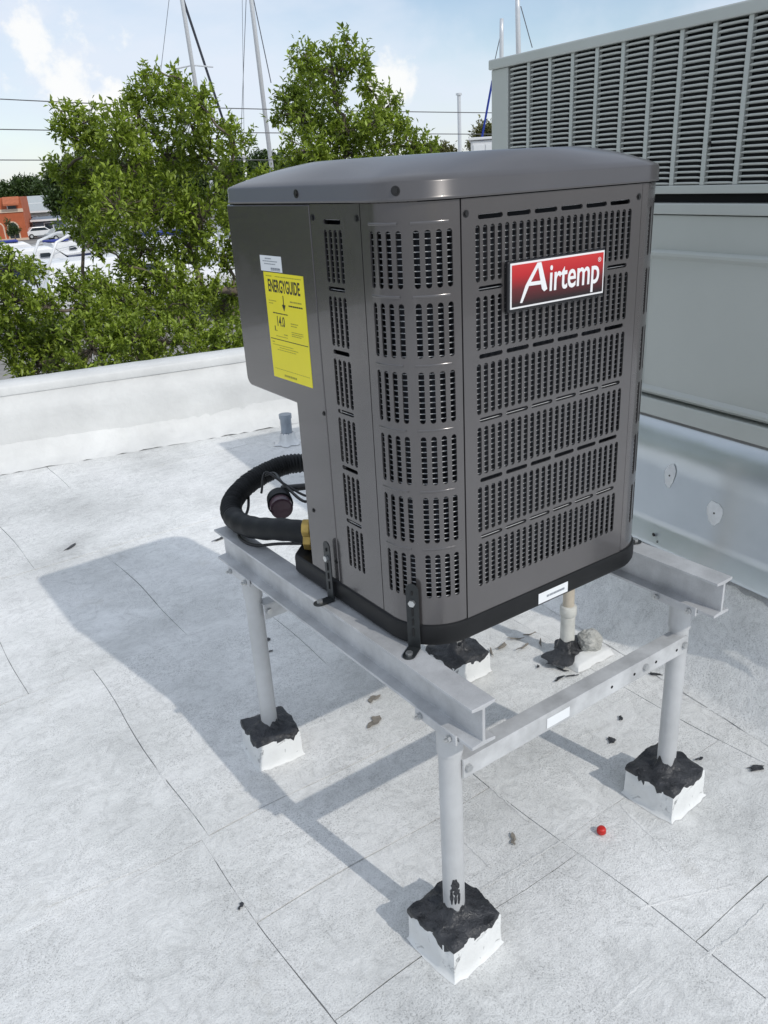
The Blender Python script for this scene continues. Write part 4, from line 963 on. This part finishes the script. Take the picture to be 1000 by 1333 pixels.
vdir = lambda px_: math.atan2(ray(px_, 300)[1], ray(px_, 300)[0])
motorboat('long white motor yacht parked behind the low green trees', G(165, 420, GZ+.3), vdir(165)-R(70), 12, 3.6, 1.5, .7, None)
motorboat('white motor yacht further back beside the long one', P(262, 380, 50), vdir(262)-R(100), 10, 3.3, 1.5, .7, m_canvas, fly=False)
motorboat('navy hulled motorboat behind the long white yacht', P(52, 345, 63), vdir(52)-R(80), 6.5, 2.4, 1.1, .25, None, fly=False, hull=m_navy, name='motorboat')
motorboat('small white motorboat with blue canopy before the orange building', P(22, 325, 76), vdir(22)-R(85), 6.0, 2.3, .9, .2, m_canvas, fly=False, name='motorboat')
motorboat('small boat with blue canvas top near the grey shed', P(84, 325, 72), vdir(84)-R(60), 5.0, 2.0, .9, .2, m_canvas, fly=False, name='motorboat')
def sailboat(label, pb, pt_, d, L, rz, stays=(), mr=.09, spread=True, hull=True):
    b0, t0 = P(*pb, d), P(*pt_, d); dirv = (t0-b0); z0 = GZ+1.9; base = b0+dirv*((z0-b0.z)/dirv.z)
    t = thing('sailboat', (base.x, base.y, GZ), label, 'sailboat', rz, 'sailboats in the yard'); ri = Matrix.Rotation(-rz, 3, 'Z')
    lc = lambda v: ri @ (Vector(v)-Vector((base.x, base.y, GZ)))
    h = hull_mesh(L, L*.3, 1.3, m_hull, t); h.location.z = .7; keel_blocks(t, L, .65)
    MB().box((-.2, 0, 2.25), (L*.35, L*.17, .5)).build('cabin', m_hull, t, bevel=.08)
    top = t0+dirv.normalized()*.5; m_ = MB().tube([lc(base+Vector((0, 0, -.2))), lc(t0), lc(top)], [mr, mr*.9, mr*.8], 10).build('mast', m_mast, t, smooth=True)
    for (pa, pb_, r, mm) in stays:
        MB().tube([lc(P(*pa, d+.3)), lc(P(*pb_, d+.6))], r, 6).build('stay', mm, t)
    if spread:
        s0 = b0.lerp(t0, .58); wv = Vector((AX[0], AX[1], 0)).normalized()*.9; MB().tube([lc(s0-wv), lc(s0+Vector((0, 0, .12))), lc(s0+wv)], .035, 6).build('spreader', m_mast, t)
    return t
sailboat('sailboat with tall leaning mast and dark furled forestay behind the leafy tree', (279, 262), (229, -50), 42, 9, vdir(275)-R(60), [((229, -30), (300, 185), .055, m_darkrig), ((226, -50), (198, 190), .012, m_rig)], .10)
sailboat('sailboat whose pale mast stands between the two green trees', (357, 245), (321, -50), 40, 9.5, vdir(354)-R(70), [((322, -40), (313, 200), .014, m_rig), ((324, -30), (353, 108), .022, m_rig), ((315, -30), (318, 190), .010, m_rig)], .10, False)
sailboat('sailboat with mast showing above the rooftop unit', (678, 230), (674, 12), 38, 8, vdir(678)-R(80), [((678, 8), (693, 62), .02, m_rig)], .11, False)
sailboat('sailboat with shorter mast left of the taller one above the rooftop unit', (652, 230), (653, 44), 36, 8, vdir(652)-R(60), [((652, 44), (644, 80), .016, m_rig)], .09, False)
# short white pole
q = P(599, 215, 30); t = thing('light_pole', (q.x, q.y, GZ), 'short white pole with a flat cap left of the rooftop unit', 'pole')
zz = P(597.5, 124, 30).z-GZ; MB().tube([(0, 0, 0), (0, 0, zz)], [.065, .06], 12).build('pole', m_mast, t, smooth=True, angle=60); MB().tube([(0, 0, zz), (0, 0, zz+.06)], .10, 12).build('cap', m_mast, t)
for px_, y_, lb in ((319, 205, 'thin white lamp post between the leaning mast and the pale mast'), (398, 202, 'thin lamp post top peeking over the condenser lid')):
    q = P(px_+2, 235, 34); t = thing('light_pole', (q.x, q.y, GZ), lb, 'pole'); zz = P(px_, y_, 34).z-GZ
    MB().tube([(0, 0, 0), (0, 0, zz)], .045, 10).build('pole', m_white, t, smooth=True); MB().tube([(0, 0, zz-.02), (0, 0, zz+.12), (0, 0, zz+.2)], [.10, .13, .05], 12).build('lamp', m_white, t, smooth=True)
# white boat cabin right of the pole
d_ = 17.0; a, b2 = P(613, 205, d_), P(641, 176, d_); t = thing('boat_cabin', (a.x, a.y, GZ), 'white boat cabin tower with blue rope beside the rooftop unit', 'boat', vdir(625)-R(90))
wz = P(613, 183, d_).z-GZ; ww = 28/F*d_*1.5
MB().span((0, 0, 0), (ww, 1.6, wz)).build('cabin', m_hull, t, bevel=.04); MB().span((-.04, -.04, wz+.002), (ww+.04, 1.64, wz+.05)).build('roof_rim', m_hull, t, bevel=.01)
for x in (.05, ww*.42): MB().span((x, -.012, wz-.75), (x+ww*.30, -.004, wz-.08)).build('side_panel', m_paper, t, bevel=.01)
ri = Matrix.Rotation(-t.rotation_euler.z, 3, 'Z'); lc = lambda v: ri @ (Vector(v)-t.location)
MB().tube([lc(P(627, 182, d_)), lc(P(641, 105, d_-.2))], .022, 6).build('rope', m_rope, t)

# power lines with their poles
m_wire2 = mat('power_cable', (0.10, 0.105, 0.11), 0.6)
lines = [((-260, 116), (300, 141), (900, 150), 'topmost power line crossing the sky'), ((-260, 164), (300, 172.5), (900, 176), 'middle power line crossing the sky'), ((-260, 207), (250, 208.5), (900, 205), 'lowest power line just above the far trees')]
dl = [P(-260, 160, 24), P(900, 160, 30)]
for i, (a, m2, c, lb) in enumerate(lines):
    A_, C_ = P(*a, 24), P(*c, 30); dm = None
    # middle point lies in the vertical plane of the two ends
    rv = ray(*m2); den = rv[0]*(C_.y-A_.y)-rv[1]*(C_.x-A_.x); tt = ((A_.x-CAM[0])*(C_.y-A_.y)-(A_.y-CAM[1])*(C_.x-A_.x))/den; Mm = Vector(CAM+rv*tt)
    tag(MB().tube(spline([A_, Mm, C_], 16), .013, 6).build('power_line', m_wire2, None), lb, 'cable', 'power lines')
m_wood = mat('weathered_pole', (0.2, 0.17, 0.14), 0.9, var=0.3)
for px_, d_, lb in ((-260, 24, 'wooden utility pole at the left end of the power lines'), (900, 30, 'wooden utility pole at the right end of the power lines')):
    q = P(px_, 160, d_); t = thing('utility_pole', (q.x, q.y, GZ), lb, 'pole'); zz = max(P(px_, y_, d_).z for y_ in (116, 150))-GZ
    MB().tube([(0, 0, 0), (0, 0, zz+.5)], [.15, .11], 12).build('pole', m_wood, t, smooth=True); MB().box((0, 0, zz), (.12, 1.6, .12)).build('cross_arm', m_wood, t)

# road, houses, cars
m_road = mat('asphalt_road', (0.16, 0.16, 0.16), 0.9, var=0.2, vscale=.5)
ra, rb = G(-200, 322, GZ), G(300, 300, GZ); dv = (rb-ra).normalized(); nv = Vector((-dv.y, dv.x, 0))
MBr = MB(); MBr.add([ra-nv*3-dv*40+Vector((0, 0, .006)), rb-nv*3+dv*60+Vector((0, 0, .006)), rb+nv*3.5+dv*60+Vector((0, 0, .006)), ra+nv*3.5-dv*40+Vector((0, 0, .006))], [(0, 1, 2, 3)]); tag(MBr.build('road', m_road), kind='structure')
m_orange = mat('orange_stucco', (0.46, 0.12, 0.05), 0.85, var=0.15, vscale=1.0)
m_trim = mat('pale_trim', (0.66, 0.52, 0.40), 0.8); m_tile = mat('terracotta_tile', (0.42, 0.13, 0.06), 0.8, var=0.2, vscale=3)
m_cream = mat('cream_wall', (0.55, 0.56, 0.52), 0.8, var=0.1); m_roofg = mat('grey_metal_roof', (0.42, 0.45, 0.45), 0.5, var=0.1)
m_shed = mat('blue_grey_wall', (0.17, 0.21, 0.26), 0.7, var=0.15)
q = G(37.5, 312, GZ); dd = (Vector((q.x, q.y, 0))).length; mpp = dd/F*1.06
t = thing('orange_building', (q.x, q.y, GZ), 'orange stucco building with pale arches across the road', 'building', vdir(30)-R(90)-R(6))
hw_ = 43*mpp
MB().span((-14, 0, 0), (0, 9, hw_)).build('wall', m_orange, t); MB().span((-14, -.12, hw_*.66), (.06, -.003, hw_*.74)).build('ledge', m_trim, t)
MB().span((-14, -.25, 0), (.1, -.004, .28)).build('plinth', m_trim, t)
aw = MB(); aw.add([(-2.1, -.9, hw_*.86), (-.15, -.9, hw_*.86), (-.15, 0, hw_*1.02), (-2.1, 0, hw_*1.02), (-2.1, -.9, hw_*.82), (-.15, -.9, hw_*.82)], [(0, 1, 2, 3), (4, 5, 1, 0)]); aw.build('awning', m_tile, t)
w = MB().span((-1.7, -.06, hw_*.74), (-.7, -.006, hw_*.84)).build('window', m_glass, t); MB().span((-1.78, -.045, hw_*.735), (-1.70, -.004, hw_*.845)).build('frame', m_white, w)
for ax_c in (-1.55, -3.3, -5.05):
    def arch(r, hh): return [(ax_c-r, .28), (ax_c-r, hh-r)]+[(ax_c+r*math.cos(R(a)), hh-r+r*math.sin(R(a))) for a in range(165, 14, -15)]+[(ax_c+r, hh-r), (ax_c+r, .28)]
    o = MB().extr(arch(.72, 2.35), -.10, -.006, lambda u, v, w: (u, w, v)).build('arch', m_trim, t); MB().extr(arch(.56, 2.2), -.13, -.104, lambda u, v, w: (u, w, v)).build('doorway', m_glass if ax_c > -2 else m_orange, o)
pl = G(21, 314, GZ+.1); L = [(pl+Vector((random.uniform(-.5, .5), random.uniform(-.5, .5), random.uniform(.9, 2.4))), .55) for i in range(6)]
tree('shrub', 'dark bushy plant in front of an orange arch', (pl.x, pl.y, GZ), L, .22, m_leafd, rg, 1.3, None, .1, 8, cat='shrub')
def house(label, px_, yb, w, dep, h, rh, wallm, roofm, rz=0, dd=None, nwin=3):
    q = G(px_, yb, GZ) if dd is None else P(px_, yb, dd); t = thing('house', (q.x, q.y, GZ), label, 'house', vdir(px_)-R(90)+rz, 'houses across the road')
    MB().span((-w/2, 0, 0), (w/2, dep, h)).build('wall', wallm, t)
    r = MB(); r.add([(-w/2-.4, -.5, h-.05), (w/2+.4, -.5, h-.05), (w/2+.4, dep/2, h+rh), (-w/2-.4, dep/2, h+rh), (w/2+.4, dep+.5, h-.05), (-w/2-.4, dep+.5, h-.05)], [(0, 1, 2, 3), (3, 2, 4, 5), (0, 3, 5), (1, 4, 2)]); r.build('roof', roofm, t)
    MB().span((-w/2-.42, -.58, h-.22), (w/2+.42, -.51, h+.02)).build('fascia', m_white, t)
    for i in range(nwin):
        x = -w/2+w*(i+.5)/nwin; f = MB().span((x-.6, -.05, h*.38), (x+.6, -.004, h*.80)).build('window', m_white, t); MB().span((x-.5, -.07, h*.42), (x+.5, -.052, h*.76)).build('pane', m_glass, f)
    return t
house('cream house with a pale roof behind the orange building', 24, 285, 9.5, 7, 4.1, 1.0, m_cream, m_roofg, R(5), 142)
house('low grey roofed house right of the orange building', 58, 290, 5.6, 6, 3.1, 1.0, m_cream, m_roofg, R(-12), 136, 2)
house('blue grey shed beside the parked white car', 67, 310, 3.5, 4, 2.2, .3, m_shed, m_shed, R(-8), 126, 1)
def car(label, px_, yb, body, rz):
    q = G(px_, yb, GZ); t = thing('parked_car', (q.x, q.y, GZ+.006), label, 'car', rz, 'cars by the shed'); L, Wd = 4.3, 1.75
    prof = [(-2.1, .35), (-2.12, .8), (-1.6, .95), (-1.05, 1.42), (.55, 1.42), (1.15, .98), (1.95, .85), (2.1, .55), (2.08, .35)]
    MB().extr(prof, -Wd/2, Wd/2, lambda u, v, w: (u, w, v)).build('body', body, t, bevel=.08)
    for s in (-1, 1):
        MB().extr([(-1.35, 1.0), (-1.0, 1.36), (.5, 1.36), (.95, 1.0)], s*(Wd/2+.003), s*(Wd/2+.012), lambda u, v, w: (u, w, v)).build('side_window', m_glass, t)
        for x in (-1.3, 1.3):
            w_ = MB().tube([(x, s*(Wd/2-.12), .32), (x, s*(Wd/2+.03), .32)], .32, 18).build('wheel', m_black, t); MB().tube([(x, s*(Wd/2+.031), .32), (x, s*(Wd/2+.04), .32)], .18, 12).build('rim', m_mast, w_)
        MB().box((2.06, s*.6, .68), (.06, .3, .14)).build('headlight', m_paper, t)
    return t
car('white car parked in front of the blue grey shed', 54, 310, m_hull, vdir(54)-R(80))
car('dark car parked beside the orange building wall', 43.5, 306, m_dark, vdir(43)-R(20))
car('grey car parked right of the shed at the tree edge', 84, 312, m_roofg, vdir(84)-R(70))
